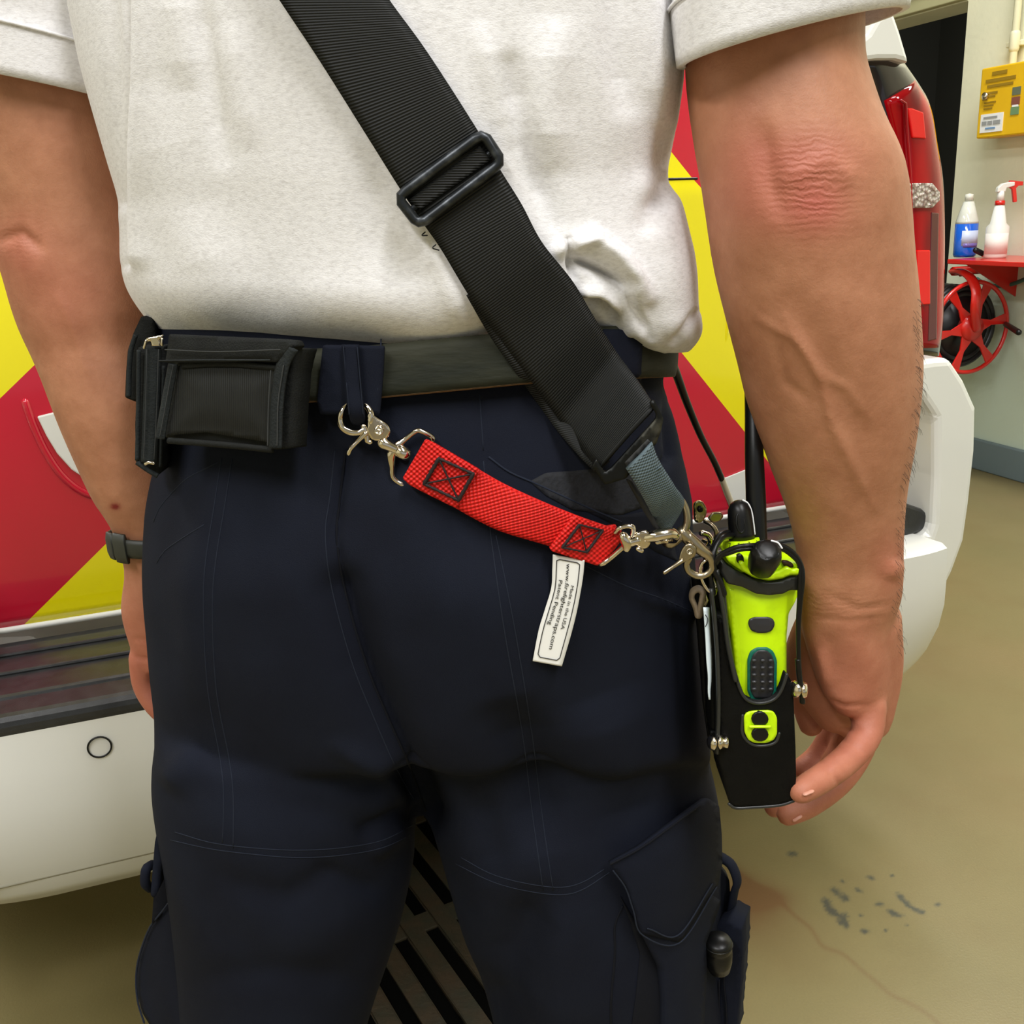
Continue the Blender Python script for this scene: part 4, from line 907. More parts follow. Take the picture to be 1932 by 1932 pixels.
for P in ([(632, 850), (622, 940), (614, 1010), (626, 1110), (664, 1250), (708, 1360), (748, 1450), (785, 1515)], [(418, 865), (405, 950), (388, 1060), (384, 1150), (392, 1300), (415, 1430), (422, 1500), (420, 1590)], [(438, 865), (425, 950), (407, 1060), (401, 1150), (408, 1300), (432, 1430), (440, 1500), (440, 1600)],
          [(905, 745), (912, 850)], [(912, 870), (925, 1000), (950, 1180), (985, 1380), (1000, 1500), (1012, 1590), (1025, 1680)], [(936, 1010), (970, 1180), (1003, 1380), (1018, 1500), (1030, 1590), (1044, 1680)],
          [(322, 1585), (400, 1602), (480, 1612), (560, 1618), (640, 1614), (720, 1600), (785, 1570)], [(330, 1570), (400, 1590), (480, 1600), (560, 1604), (640, 1600), (720, 1586), (780, 1556)],
          [(860, 1630), (930, 1664), (1000, 1682), (1060, 1688), (1100, 1678), (1150, 1646)], [(870, 1618), (930, 1650), (1000, 1668), (1060, 1674), (1100, 1664), (1140, 1640)],
          [(412, 872), (380, 888), (350, 905), (320, 935), (300, 960), (290, 985)], [(296, 1062), (310, 1040), (345, 1015), (385, 990)], [(1100, 1065), (1180, 1105), (1250, 1130), (1318, 1160)]):
    seam(P, .00042)
# right back pocket: mesh panel and its welt
sheet('pocket_mesh', [(1000, 908), (1030, 892), (1120, 885), (1200, 890), (1235, 950), (1170, 972), (1080, 962), (1030, 935)], tro(.0006), M['mesh_pocket'].m, trousers, .0008)
seam([(922, 862), (960, 890), (1010, 912), (1060, 935), (1110, 958), (1172, 985)], .0007, 'seam', .0003)
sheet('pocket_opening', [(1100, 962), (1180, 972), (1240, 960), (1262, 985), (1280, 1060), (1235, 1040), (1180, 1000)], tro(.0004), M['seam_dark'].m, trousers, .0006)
# waist: belt loops in navy cloth
BO = .0075
belt_top = [(270, 640), (600, 648), (900, 640), (1262, 640)]
def beltpt(th_, y0, off):
    l, r_ = interp(tl, y0), interp(trr, y0); c, s_ = math.cos(th_), math.sin(th_); ex = math.copysign(abs(c)**.9, c); x = (l+r_)/2+ex*(r_-l)/2
    sag = np.interp(x, [290, 450, 600, 720, 1000, 1262], [20, 26, 20, 14, -16, -26]); y = y0+sag
    l, r_ = interp(tl, min(y, 705)), interp(trr, min(y, 705)); x = (l+r_)/2+ex*(r_-l)/2
    P = W(x, y, YT-.03*c); Tk = np.interp(y, [560, 640, 800, 1100], [.108, .112, .122, .138])+off; cc = W((l+r_)/2, y, YT)
    P = Vector((P.x, P.y-s_*Tk, W(x, y, P.y-s_*Tk).z)); d = P-cc; d.z = 0; return P+d.normalized()*off
tt = np.linspace(0, 2*math.pi, 91)
Lb = [beltpt(a, 636, .006) for a in tt]; Rb = [beltpt(a, 735, .006) for a in tt]
belt = ribbon('belt', Lb, Rb, .004, M['belt'].m, person, steps=200, na=6)
tube('belt_edge', [Rb[k]+(Lb[k]-Rb[k])*.012 for k in range(91)], .0010, M['belt_edge'].m, belt, n=6, steps=180)
bvhL = BVHTree.FromObject(belt, bpy.context.evaluated_depsgraph_get())
def near(x, y, off=0.0, Y=.62):
    """first of belt, trousers or shirt seen there"""
    d = ray(x, y).normalized(); best = None
    for b in (bvhT, bvhL, bvhS):
        r = b.ray_cast(CAM, d)
        if r[0] is not None and (best is None or r[3] < best[1]): best = (r[0], r[3])
    return (best[0] if best else W(x, y, Y))-d*off
def nearTB(off=0.0):
    def fn(x, y):
        d = ray(x, y).normalized(); best = None
        for b in (bvhT, bvhL):
            r = b.ray_cast(CAM, d)
            if r[0] is not None and (best is None or r[3] < best[1]): best = (r[0], r[3])
        return (best[0] if best else W(x, y, .65))-d*off
    return fn
def wide(x, y): return W(x, y, min(nearTB(.0045)(x, y).y, nearTB(.0045)(x, 735).y))
sheet('belt_loop', [(609, 651), (725, 653), (723, 700), (716, 784), (604, 782), (598, 757)], wide, M['trousers'].m, trousers, .0025, bulge=.001)
for P in ([(719, 640), (716, 700), (708, 775)],): tube('seam', [nearTB(.0042)(x, y) for x, y in cat(P, 14)], .0005, M['seam'].m, trousers, n=6)
sheet('belt_loop', [(1135, 590), (1215, 590), (1210, 700), (1218, 760), (1150, 740)], nearTB(.002), M['trousers'].m, trousers, .0025)
YN = wide(665, 725).y-.0045
nl = ribbon('narrow_loop', [W(645, 650, wide(645, 655).y-.003), W(648, 690, wide(648, 690).y-.004), W(651, 730, YN), W(656, 770, YN-.001), W(660, 788, YN+.002), W(663, 796, YN+.007)], [W(677, 650, wide(677, 655).y-.003), W(679, 690, wide(679, 690).y-.004), W(683, 730, YN), W(687, 770, YN-.001), W(689, 790, YN+.002), W(688, 799, YN+.007)], .003, M['trousers'].m, trousers, steps=30, bow=.001)
for dx in (3, -3):
    b0 = 645 if dx > 0 else 677; tube('seam', [W(b0+dx+k*11/120, 655+k*1.05, min(wide(b0+dx, 655+k*1.05).y-.0062, YN-.0025 if k > 60 else 9)) for k in range(0, 121, 10)], .00035, M['seam'].m, nl, n=5)

# left cargo pocket, standing off the thigh
lp = W(300, 1700, .74)
def YF(Y): return lambda x, y: W(x, y, Y)
def cargo(x, y): return W(x, y, .70+.0004*(345-x))
cpk = sheet('cargo_pocket', [(337, 1680), (310, 1716), (284, 1745), (264, 1800), (257, 1840), (260, 1880), (268, 1910), (292, 1950), (350, 1950), (356, 1890), (352, 1840), (343, 1790), (344, 1720)], cargo, M['trousers'].m, trousers, .03, bulge=.006)
sheet('cargo_flap', [(318, 1520), (300, 1552), (292, 1590), (288, 1640), (284, 1690), (292, 1695), (297, 1680), (302, 1640), (318, 1605), (326, 1575), (330, 1540)], lambda x, y: W(x, y, .69), M['trousers'].m, trousers, .02, bulge=.003)
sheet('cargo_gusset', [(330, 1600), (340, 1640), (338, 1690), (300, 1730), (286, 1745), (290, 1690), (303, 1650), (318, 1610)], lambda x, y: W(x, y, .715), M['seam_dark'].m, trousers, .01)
tube('flap_tab', [W(286, 1632, .72), W(276, 1640, .715), (W(274, 1665, .715)), W(283, 1675, .72)], .004, M['trousers'].m, trousers, steps=14, n=10)
tube('seam', [W(x, y, .694) for x, y in [(327, 1578), (318, 1603), (303, 1640), (297, 1676)]], .0009, M['seam'].m, trousers, n=6)
tube('seam', [cargo(x, y)-FW*.004 for x, y in cat([(336, 1680), (309, 1716), (285, 1748), (266, 1800), (260, 1840), (263, 1885), (275, 1925)], 24)], .0009, M['seam'].m, cpk, n=6)
# right cargo pocket with pointed flap
sheet('cargo_pocket', [(1212, 1700), (1330, 1680), (1362, 1700), (1332, 1780), (1334, 1830), (1328, 1960), (1252, 1960), (1255, 1900), (1250, 1832), (1230, 1795), (1205, 1750)], tro(.012), M['trousers'].m, trousers, .011, bulge=.003)
sheet('cargo_pleat_shade', [(1170, 1690), (1205, 1750), (1232, 1795), (1254, 1832), (1258, 1960), (1188, 1960), (1200, 1880), (1208, 1800), (1190, 1740)], tro(.0012), M['seam_dark'].m, trousers, .001)  # dark sheet: shade inside the open fold put into its colour
fl = sheet('cargo_flap', [(1150, 1630), (1210, 1597), (1284, 1543), (1335, 1505), (1357, 1520), (1362, 1575), (1363, 1630), (1355, 1670), (1284, 1778), (1210, 1762), (1195, 1715), (1180, 1670)], tro(.017), M['trousers'].m, trousers, .004, bulge=.002)
for P in ([(1157, 1643), (1180, 1675), (1195, 1718), (1212, 1764), (1282, 1779), (1352, 1674)], [(1222, 1752), (1280, 1764), (1344, 1668)]): tube('seam', [onto(bvhT, x, y, .0195) for x, y in cat(P, 40)], .0006, M['seam'].m, fl, n=6)
tube('seam', [onto(bvhT, x, y, .0196) for x, y in cat([(1152, 1630), (1210, 1599), (1284, 1546), (1320, 1520)], 24)], .0008, M['seam_dark'].m, fl, n=6)
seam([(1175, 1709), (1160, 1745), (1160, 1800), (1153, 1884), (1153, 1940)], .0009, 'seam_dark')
sheet('cargo_side', [(1334, 1770), (1352, 1745), (1374, 1737), (1400, 1752), (1401, 1800), (1397, 1862), (1388, 1960), (1328, 1960), (1332, 1860)], lambda x, y: W(x, y, .70-.0002*(x-1330)), M['trousers'].m, trousers, .03, bulge=.004)
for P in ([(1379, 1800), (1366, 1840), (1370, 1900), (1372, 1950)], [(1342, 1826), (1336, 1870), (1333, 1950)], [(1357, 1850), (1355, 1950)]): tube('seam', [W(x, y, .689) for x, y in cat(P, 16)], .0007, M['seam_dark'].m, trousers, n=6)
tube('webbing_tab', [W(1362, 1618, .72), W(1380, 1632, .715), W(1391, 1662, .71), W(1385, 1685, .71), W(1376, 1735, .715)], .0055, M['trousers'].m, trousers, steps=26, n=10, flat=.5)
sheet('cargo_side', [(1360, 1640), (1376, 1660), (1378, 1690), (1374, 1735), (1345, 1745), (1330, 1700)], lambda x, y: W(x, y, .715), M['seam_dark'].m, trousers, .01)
fl_ = thing('flashlight', 'small black flashlight tucked in the right cargo pocket', 'flashlight', W(1356, 1800, .685))
fp = W(1356, 1803, .672); fu = (W(1356, 1780, .686)-W(1359, 1850, .690)).normalized()
lathe('barrel', [(0, -.014), (.0085, -.014), (.0102, -.006), (.0108, .004), (.0098, .006), (.0108, .008), (.0108, .014), (.009, .017), (0, .0175)], fp, fu, M['blackp'].m, fl_, n=24)
tube('end_ring', [fp+fu*.0125+(Vector((1, 0, 0))*math.cos(a)+fu.cross(Vector((1, 0, 0)))*math.sin(a))*.0109 for a in np.linspace(0, 2*math.pi, 24, endpoint=False)], .0007, M['black_metal'].m, fl_, n=6, closed=True)
# boots
bo = Mat('black_boot_leather', (20, 20, 20), .4).m
for fx in (lk.x-.005, rk.x):
    rows = [(Vector((fx-.04, y, .055)), Vector((fx+.04, y, .055)), q) for y, q in ((.70, .5), (.72, 1.2), (.78, 1.3), (.86, 1.1), (.93, .95), (.985, .6))]
    v, f = loftvf(limb(rows, 24, 24)); mb_ = MB().add(v, f); v, f = loftvf(limb([(Vector((fx-.045, .765, z)), Vector((fx+.045, .765, z)), 1.0) for z in (.05, .12, .2)], 24, 10)); mb_.add(v, f); mb_.add(*boxvf((fx, .845, .012), (.043, 0, 0), (0, .135, 0), (0, 0, .012))); mb_.obj('boot', bo, person)

# ------------------------------------------------------------------ pouches on the left
po = thing('belt_pouch', 'wide black nylon pouch with elastic front on the belt, below the shirt hem', 'pouch', W(420, 750, .6))
a3, b3, c3 = W(300, 690, .635), W(550, 690, .578), W(420, 850, .600); fp3 = plane3(a3, b3, c3); nP = (b3-a3).cross(c3-a3).normalized()
if nP.dot(CAM-a3) < 0: nP = -nP
def pp(off): return lambda x, y: fp3(x, y)+nP*off
sheet('pouch_body', [(312, 650), (545, 655), (535, 700), (530, 762), (528, 800), (525, 848), (503, 850), (440, 846), (311, 832), (292, 826), (300, 780), (316, 690)], pp(-.008), M['nylon'].m, po, .016, bulge=.002)
sheet('elastic_panel', [(326, 690), (519, 692), (512, 760), (502, 836), (440, 826), (380, 816), (308, 822), (318, 760)], pp(-.004), M['elastic'].m, po, .004, bulge=.0045)
sheet('pocket_lip', [(333, 696), (380, 692), (440, 692), (519, 700), (519, 690), (440, 680), (333, 680)], pp(-.003), M['nylon'].m, po, .004)
sheet('flap', [(319, 630), (547, 640), (553, 652), (523, 683), (470, 682), (420, 683), (311, 684), (314, 670)], pp(.000), M['nylon'].m, po, .010, bulge=.003)
def strip(name, P, w_, fn, mat, par, th=.002):
    P = cat(P, 24); d = np.gradient(P, axis=0); nn = np.stack([-d[:, 1], d[:, 0]], 1)/np.linalg.norm(d, axis=1)[:, None]*w_/2
    return ribbon(name, [fn(*q) for q in P+nn], [fn(*q) for q in P-nn], th, mat, par, steps=40, na=4, bow=.0006)
strip('binding', [(322, 686), (314, 730), (305, 780), (297, 828)], 17, pp(-.002), M['nylon2'].m, po)
strip('binding', [(548, 655), (530, 690), (519, 760), (516, 846)], 24, pp(-.0015), M['nylon2'].m, po)
strip('binding', [(306, 832), (360, 836), (430, 842), (505, 850)], 12, pp(-.005), M['nylon'].m, po)
strip('hem_stitch', [(313, 681), (400, 680), (521, 680)], 3.5, pp(.0045), M['nylon2'].m, po, .001)
for P in ([(328, 690), (320, 730), (311, 780), (303, 822)], [(536, 690), (526, 760), (524, 840)], [(512, 700), (508, 760), (506, 840)], [(322, 660), (420, 664), (538, 660)]):
    tube('stitching', [pp(.0042 if P[0][1] < 670 else .0005)(x, y) for x, y in cat(P, 20)], .0004, M['stitch'].m, po, n=5)
# narrow tool holster at the hip
ho = thing('tool_holster', 'tall narrow black nylon holster with a metal snap at the left hip', 'holster', W(284, 770, .68))
def hh(o_): return lambda x, y: W(x, y, .665-o_)
sheet('holster_body', [(260, 655), (311, 652), (312, 740), (306, 850), (305, 884), (296, 900), (276, 888), (256, 872), (255, 800), (259, 720)], hh(0), M['nylon'].m, ho, .03, bulge=.004)
strip('holster_strap', [(289, 655), (286, 740), (281, 872)], 30, hh(.0055), M['nylon2'].m, ho)
strip('binding', [(262, 660), (261, 760), (259, 868)], 8, hh(.004), M['nylon2'].m, ho)
strip('binding', [(309, 690), (306, 780), (303, 880)], 6, hh(.004), M['nylon2'].m, ho)
strip('binding', [(258, 872), (278, 886), (298, 898)], 9, hh(.004), M['nylon2'].m, ho)
for P in ([(277, 660), (275, 760), (271, 866)], [(299, 660), (296, 760), (291, 866)]): tube('stitching', [hh(.0085)(x, y) for x, y in P], .0004, M['stitch'].m, ho, n=5, steps=10)
sn = sheet('snap_clip', [(276, 638), (306, 632), (307, 638), (301, 640), (303, 652), (286, 653), (284, 643), (276, 645)], hh(.009), M['chrome'].m, ho, .003, rnd=2, step=4)
tube('snap_wire', [hh(.009)(x, y) for x, y in [(306, 640), (306, 651)]], .0009, M['chrome'].m, ho, n=8); tube('snap_wire', [hh(.009)(x, y) for x, y in [(276, 643), (272, 656)]], .0009, M['chrome'].m, ho, n=8)
tube('rivet', [hh(.008)(x, y) for x, y in [(275, 875), (281, 872), (290, 874)]], .0012, M['chrome'].m, ho, n=8)
ho2 = thing('glove_pouch', 'flat black pouch flap behind the tall holster, against the left arm', 'pouch', W(255, 690, .70))
sheet('pouch_flap', [(267, 596), (290, 600), (300, 700), (290, 760), (256, 758), (236, 750), (238, 700), (241, 661), (252, 628)], lambda x, y: W(x, y, .705), M['nylon'].m, ho2, .02, bulge=.004)
strip('binding', [(256, 632), (247, 662), (244, 700), (243, 748)], 9, lambda x, y: W(x, y, .7), M['nylon2'].m, ho2)

# wristwatch on the left wrist
wa = thing('wristwatch', 'grey-green resin sports watch on the left wrist', 'watch', W(280, 1020, .8))
cL, cR = W(213, 1018, .795), W(352, 1024, .79); cc = (cL+cR)/2; ar = (cR-cL)/2; dd = (W(250, 1060, .8)-W(238, 990, .8)).normalized(); br_ = ar.cross(dd).normalized()*ar.length*.68
hwid = .0105
def wpt(a, k, o=0): u_ = ar*math.cos(a)+br_*math.sin(a); return cc+u_*(1+o)+dd*k
side = 1 if br_.y < 0 else -1
def band(name, a0, a1, k0, k1, o, mat, th=.0035, N=40, par=None):
    aa = np.linspace(a0, a1, N); v, f, uv = ribbonvf([wpt(a*side, k0, o) for a in aa], [wpt(a*side, k1, o) for a in aa], th, steps=N, na=4); return obj(name, v, f, mat, par or wa, uv=uv)
band('strap', 0, 2*math.pi, -hwid*.72, hwid*.72, .05, M['watch'].m, N=80)
band('strap_keeper', 2.28, 2.55, -hwid*1.05, hwid*1.05, .09, M['watch'].m, .005)
band('buckle', 1.85, 2.2, -hwid*1.15, hwid*1.15, .10, M['watch'].m, .005)
for a in (1.55, 1.7): band('strap_hole', a, a+.07, -.0042, .0022, .092, M['blackp'].m, .001, 6)
lathe('watch_case', [(0, 0), (.02, 0), (.022, .003), (.022, .009), (.018, .011), (0, .011)], wpt(-math.pi*.5*side, 0, .0), (wpt(-math.pi*.5*side, 0, .5)-cc).normalized(), M['watch'].m, wa)
# ------------------------------------------------------------------ radio strap across the back
def band3(L, R, off, n=40, lo=.5, hi=.8, fixY=None, sm=6):
    """two edges of a taut strap laid over whatever is below it"""
    Q = cat(np.hstack([np.array(L, float), np.array(R, float)]), n); Y = []
    for a, b, c, d in Q:
        ys_ = []
        for k in (0, .25, .5, .75, 1): ys_.append(near(a+(c-a)*k, b+(d-b)*k, 0, hi).y)
        Y.append(min(min(ys_), hi)-off)
    Y = np.array(Y)
    for _ in range(sm): Y = np.minimum(Y, np.r_[Y[0], (Y[:-2]+Y[2:])/2, Y[-1]]); Y = np.r_[Y[0], (Y[:-2]+2*Y[1:-1]+Y[2:])/4, Y[-1]]
    if fixY: 
        t = np.linspace(0, 1, n); w_ = np.clip((t-fixY[0])/(1-fixY[0]), 0, 1)**1.5; Y = Y*(1-w_)+fixY[1]*w_
    return [W(q[0], q[1], y) for q, y in zip(Q, Y)], [W(q[2], q[3], y) for q, y in zip(Q, Y)], Y
ss = thing('shoulder_strap', 'wide black ribbed radio strap running diagonally down the back over the shirt', 'strap', W(850, 337, .56))
Lu, Ru = [(440, -140), (480, -75), (527, 0), (600, 110), (680, 237), (752, 352), (774, 385)], [(640, -150), (688, -75), (735, 0), (795, 82), (850, 165), (905, 252), (926, 286)]
a, b, Y1 = band3(Lu, Ru, .0035); ribbon('webbing', a, b, .0022, M['strap'].m, ss, steps=150, na=10, bow=.0006)
Ll = [(766, 372), (800, 424), (832, 470), (885, 558), (937, 630), (1000, 716), (1060, 800), (1105, 858), (1132, 884)]; Rl = [(915, 268), (945, 322), (984, 385), (1022, 456), (1080, 530), (1122, 600), (1166, 668), (1206, 722), (1236, 768)]
a, b, Y2 = band3(Ll, Rl, .0035, fixY=(.8, .575)); ribbon('webbing', a, b, .0024, M['strap'].m, ss, steps=190, na=10, bow=.0008)
Yb = Y2[-1]; Lb2 = [(880, 558), (928, 640), (988, 724), (1048, 808), (1092, 860), (1122, 890)]; Rb2 = [(905, 540), (960, 620), (1030, 712), (1090, 800), (1130, 850), (1150, 870)]
a, b, _ = band3(Lb2, Rb2, .0008, fixY=(.6, .585)); ribbon('under_layer', a, b, .0018, M['strap'].m, ss, steps=80, na=4)
YS_ = float(Y1[-1])-.0028
sl_ = lambda x, y, o=0: W(x, y, YS_-o)
fr_pts = [(757, 369), (766, 360), (896, 262), (908, 257), (918, 261), (941, 296), (941, 308), (934, 316), (803, 416), (790, 419), (782, 414), (757, 382)]
v, f = tubevf([sl_(x, y, .001) for x, y in fr_pts], .0029, n=12, closed=True); fo = obj('slider_frame', v, f, M['black_metal2'].m, ss)
tube('slider_bar', [sl_(772, 398, -.002), sl_(932, 284, -.002)], .0018, M['black_metal2'].m, ss, n=10)
sheet('webbing_fold', [(770, 378), (905, 275), (928, 300), (793, 396)], lambda x, y: sl_(x, y, -.0002), M['strap'].m, ss, .002, step=8, rnd=0, uvs=.0003)
for P in ([(802, 438), (806, 444)], [(822, 462), (828, 472)]): tube('loose_thread', [W(P[0][0], P[0][1], Y2[3]), W(P[0][0]-6, P[0][1]+6, Y2[3]-.003), W(P[1][0], P[1][1], Y2[4])], .0004, M['strap_edge'].m, ss, n=5, steps=8)
# flat hook plate at the lower end
YH = .575
hk = lambda x, y, o=0: W(x, y, YH-o)
plate = [(1117, 880), (1125, 866), (1141, 892), (1154, 883), (1232, 797), (1238, 789), (1238, 781), (1226, 762), (1230, 755), (1236, 758), (1252, 790), (1248, 810), (1239, 836), (1181, 903), (1141, 915)]
sheet('hook_plate', plate, lambda x, y: hk(x, y, .001), M['black_metal'].m, ss, .0028, step=6, rnd=3)
sheet('plate_slot_shade', [(1178, 873), (1222, 828), (1229, 835), (1184, 885)], lambda x, y: hk(x, y, .0013), M['strap_edge'].m, ss, .0004, step=6, rnd=2)  # thin black sheet painted as the dark of the slot; plate is uncut
# grey webbing and its swivel hook
gw = thing('grey_webbing_loop', 'short grey nylon webbing loop sewn below the black hook plate', 'webbing', hk(1230, 900))
gL = [(1181, 884), (1200, 915), (1222, 955), (1237, 985), (1249, 999)]; gR = [(1230, 834), (1243, 868), (1272, 915), (1290, 948), (1264, 996)]
Yg = [.5725, .575, .585, .600, .606]
ribbon('webbing', [W(x, y, Y) for (x, y), Y in zip(gL, Yg)], [W(x, y, Y) for (x, y), Y in zip(gR, Yg)], .004, M['grey_web'].m, gw, steps=60, na=8, bow=.0015)
for P in ([(1212, 905), (1250, 878)], [(1207, 935), (1262, 897)], [(1232, 968), (1277, 925)], [(1238, 975), (1283, 932)]):
    tube('stitch_ridge', [W(P[0][0]+(P[1][0]-P[0][0])*k, P[0][1]+(P[1][1]-P[0][1])*k, float(np.interp((P[0][1]+P[1][1])/2, [860, 892, 935, 966, 997], Yg))-.0018) for k in (.12, .5, .88)], .0009, M['grey_web'].m, gw, n=8, steps=8, flat=.5)
sheet('under_loop', [(1181, 905), (1190, 905), (1222, 950), (1245, 1000), (1240, 1005), (1214, 965)], lambda x, y: W(x, y, .592), M['strap_edge'].m, gw, .002, step=8)

bz = M['bronze'].m
def B(x, y, Y=.602): return W(x, y, Y)
def kidney(name, pts, fn, mat, par, th, **k): return sheet(name, pts, fn, mat, par, th, step=4, rnd=k.pop('rnd', 6), **k)
h2 = thing('trigger_snap', 'satin nickel trigger snap hook hanging from the grey webbing by the right hip', 'snap hook', B(1305, 1040))
tube('swivel_eye', [B(1268, 955, .608), B(1283, 943), B(1292, 955), B(1296, 973), B(1295, 990), B(1287, 1006), B(1276, 1019), B(1264, 1026), B(1253, 1022, .606), B(1250, 1010, .61)], [.0018, .0018, .002, .0022, .0024, .0028, .003, .003, .0024, .0018], bz, h2, steps=50, n=14)
tube('swivel_barrel', [B(1288, 1004, .603), B(1304, 1022, .603)], .0042, bz, h2, n=16)
tube('hook_body', [B(1300, 1012), B(1312, 1026), B(1324, 1038), B(1336, 1047), B(1343, 1060), B(1342, 1074), B(1330, 1085), B(1314, 1086), B(1300, 1078), B(1295, 1065), B(1299, 1054)], [.003, .0038, .0038, .0030, .0024, .0022, .0022, .0022, .0022, .0022, .0024], bz, h2, steps=60, n=14)
kidney('lever_plate', [(1288, 1035), (1294, 1028), (1304, 1026), (1312, 1031), (1315, 1040), (1311, 1050), (1300, 1057), (1283, 1064), (1281, 1058), (1284, 1044)], lambda x, y: B(x, y, .5965), bz, h2, .0018)
tube('trigger', [B(1286, 1058, .5965), B(1270, 1069, .595), B(1254, 1080, .594)], [.0016, .0013, .0014], bz, h2, n=10)
lathe('rivet', [(0, 0), (.0022, 0), (.0022, .0005), (.0012, .0008), (.0012, .0003), (0, .0003)], B(1301, 1041, .5965), -FW, bz, h2, n=20)
h3 = thing('split_ring', 'small steel split ring linking the trigger snap to the key leather', 'ring', B(1335, 1085))
tube('ring_wire', [B(1330, 1058), B(1324, 1064), B(1321, 1078), B(1325, 1096), B(1333, 1110), B(1341, 1117), B(1349, 1118, .606), B(1350, 1108, .612), B(1343, 1088, .612), B(1340, 1070, .608)], .0011, M['chrome'].m, h3, steps=50, n=10, caps=True)
kl = thing('leather_key_loop', 'small folded grey-brown leather loop hanging under the trigger snap', 'key loop', B(1316, 1135, .61))
tube('leather_loop', [B(1316, 1162, .612), B(1312, 1145, .612), B(1305, 1128, .612), B(1308, 1116, .611), B(1318, 1111, .61), B(1326, 1118, .61), B(1325, 1130, .61), B(1322, 1146, .611), B(1320, 1162, .612)], .0018, M['grey_leather'].m, kl, steps=50, n=8, flat=1.6, ref=tuple(FW))
tube('link', [B(1331, 1120, .612), B(1334, 1132, .612), B(1331, 1143, .612), B(1328, 1132, .612)], .0010, M['chrome'].m, kl, n=8, closed=True)
wt = thing('white_id_tag', 'narrow white plastic tag hanging edge-on between trousers and radio holster', 'tag', B(1338, 1230, .62))
ribbon('tag_card', [B(x, y, .604) for x, y in [(1327, 1146), (1331, 1204), (1333, 1246), (1336, 1277), (1336, 1304), (1338, 1320)]], [B(x, y, .606) for x, y in [(1338, 1146), (1341, 1204), (1343, 1246), (1342, 1283), (1340, 1304), (1340, 1320)]], .0012, Mat('white_card', (226, 240, 244), .5).m, wt, steps=24, na=3)
tube('printed_curve', [B(x, y, .603) for x, y in [(1331, 1160), (1335, 1168), (1334, 1176), (1331, 1182)]], .0003, M['ink'].m, wt, steps=12, n=5)
# second snap half hidden behind the hip
h4 = thing('hidden_snap', 'second satin nickel snap hook, partly hidden behind the right hip', 'snap hook', W(1335, 975, .70))
kidney('lever_plate', [(1308, 950), (1318, 944), (1328, 948), (1334, 960), (1332, 976), (1322, 988), (1310, 985)], lambda x, y: W(x, y, .70), bz, h4, .002)
lathe('rivet', [(0, 0), (.0022, 0), (.0022, .0006), (0, .0006)], W(1321, 961, .699), -FW, M['blackp'].m, h4, n=16)
kidney('lever_tab', [(1335, 978), (1345, 967), (1361, 967), (1366, 974), (1358, 983), (1344, 987)], lambda x, y: W(x, y, .695), bz, h4, .0016, rnd=3)
tube('hook', [W(1331, 984, .695), W(1343, 991, .692), W(1351, 1003, .69), W(1350, 1016, .69), W(1340, 1024, .692), W(1328, 1020, .70)], .0017, bz, h4, steps=30, n=10)
tube('inner_hook', [W(1324, 1006, .68), W(1336, 1010, .68), W(1341, 1022, .68), W(1336, 1034, .685)], .0022, M['chrome'].m, h4, steps=20, n=10)

# ------------------------------------------------------------------ red tether across the seat
rt = thing('red_tether', 'red nylon webbing tether with black cross stitching, slung across the back of the trousers', 'tether', W(950, 960, .59))
tl_ = [(804, 831), (820, 838), (857, 859), (906, 887), (950, 912), (1012, 941), (1082, 970), (1147, 993), (1172, 1000)]; bl_ = [(762, 904), (776, 916), (804, 930), (850, 953), (900, 981), (950, 1004), (1037, 1030), (1100, 1052), (1140, 1063)]
RA, RB, RY = band3(tl_, bl_, .008, sm=14, n=50)
ribbon('webbing', RA, RB, .0026, M['red_web'].m, rt, steps=120, na=10, bow=.0008)
RA_, RB_ = np.array([tuple(p) for p in RA]), np.array([tuple(p) for p in RB])
def onred(x, y, off=0.0):
    # plane-wise depth of the tether at this pixel
    u = np.clip((x-785)/(1155-785), 0, 1)*49; i = int(min(48, u)); Y = RY[i]*(1-(u-i))+RY[i+1]*(u-i)
    return W(x, y, Y-off-.0008)
sheet('folded_end', [(1083, 973), (1147, 993), (1162, 991), (1166, 1000), (1178, 1012), (1138, 1066), (1126, 1067), (1041, 1040), (1037, 1034)], lambda x, y: onred(x, y, .003), M['red_web'].m, rt, .0024, step=7, uvs=.00031, rnd=2)
sheet('folded_end', [(802, 829), (821, 838), (857, 859), (905, 887), (862, 960), (799, 929), (771, 914), (760, 902)], lambda x, y: onred(x, y, .003), M['red_web'].m, rt, .0024, step=7, uvs=.00031, rnd=2)
thm = Mat('black_thread', (26, 12, 14), .75).m
for bx, r_ in (([(828, 865), (893, 894), (865, 944), (800, 913)], .0010), ([(1093, 990), (1137, 1001), (1107, 1042), (1061, 1033)], .00075)):
    so_ = lambda x, y: onred(x, y, .0047)
    def ln(p, q, rr): tube('stitching', [so_(p[0]+(q[0]-p[0])*k/10, p[1]+(q[1]-p[1])*k/10) for k in range(11)], [rr*(1+.18*((k % 2)*2-1)) for k in range(11)], thm, rt, n=6)
    for i in range(4): ln(bx[i], bx[(i+1) % 4], r_*(1.25 if i in (1, 3) else .9))
    ln(bx[0], bx[2], r_*.6); ln(bx[1], bx[3], r_*.6)
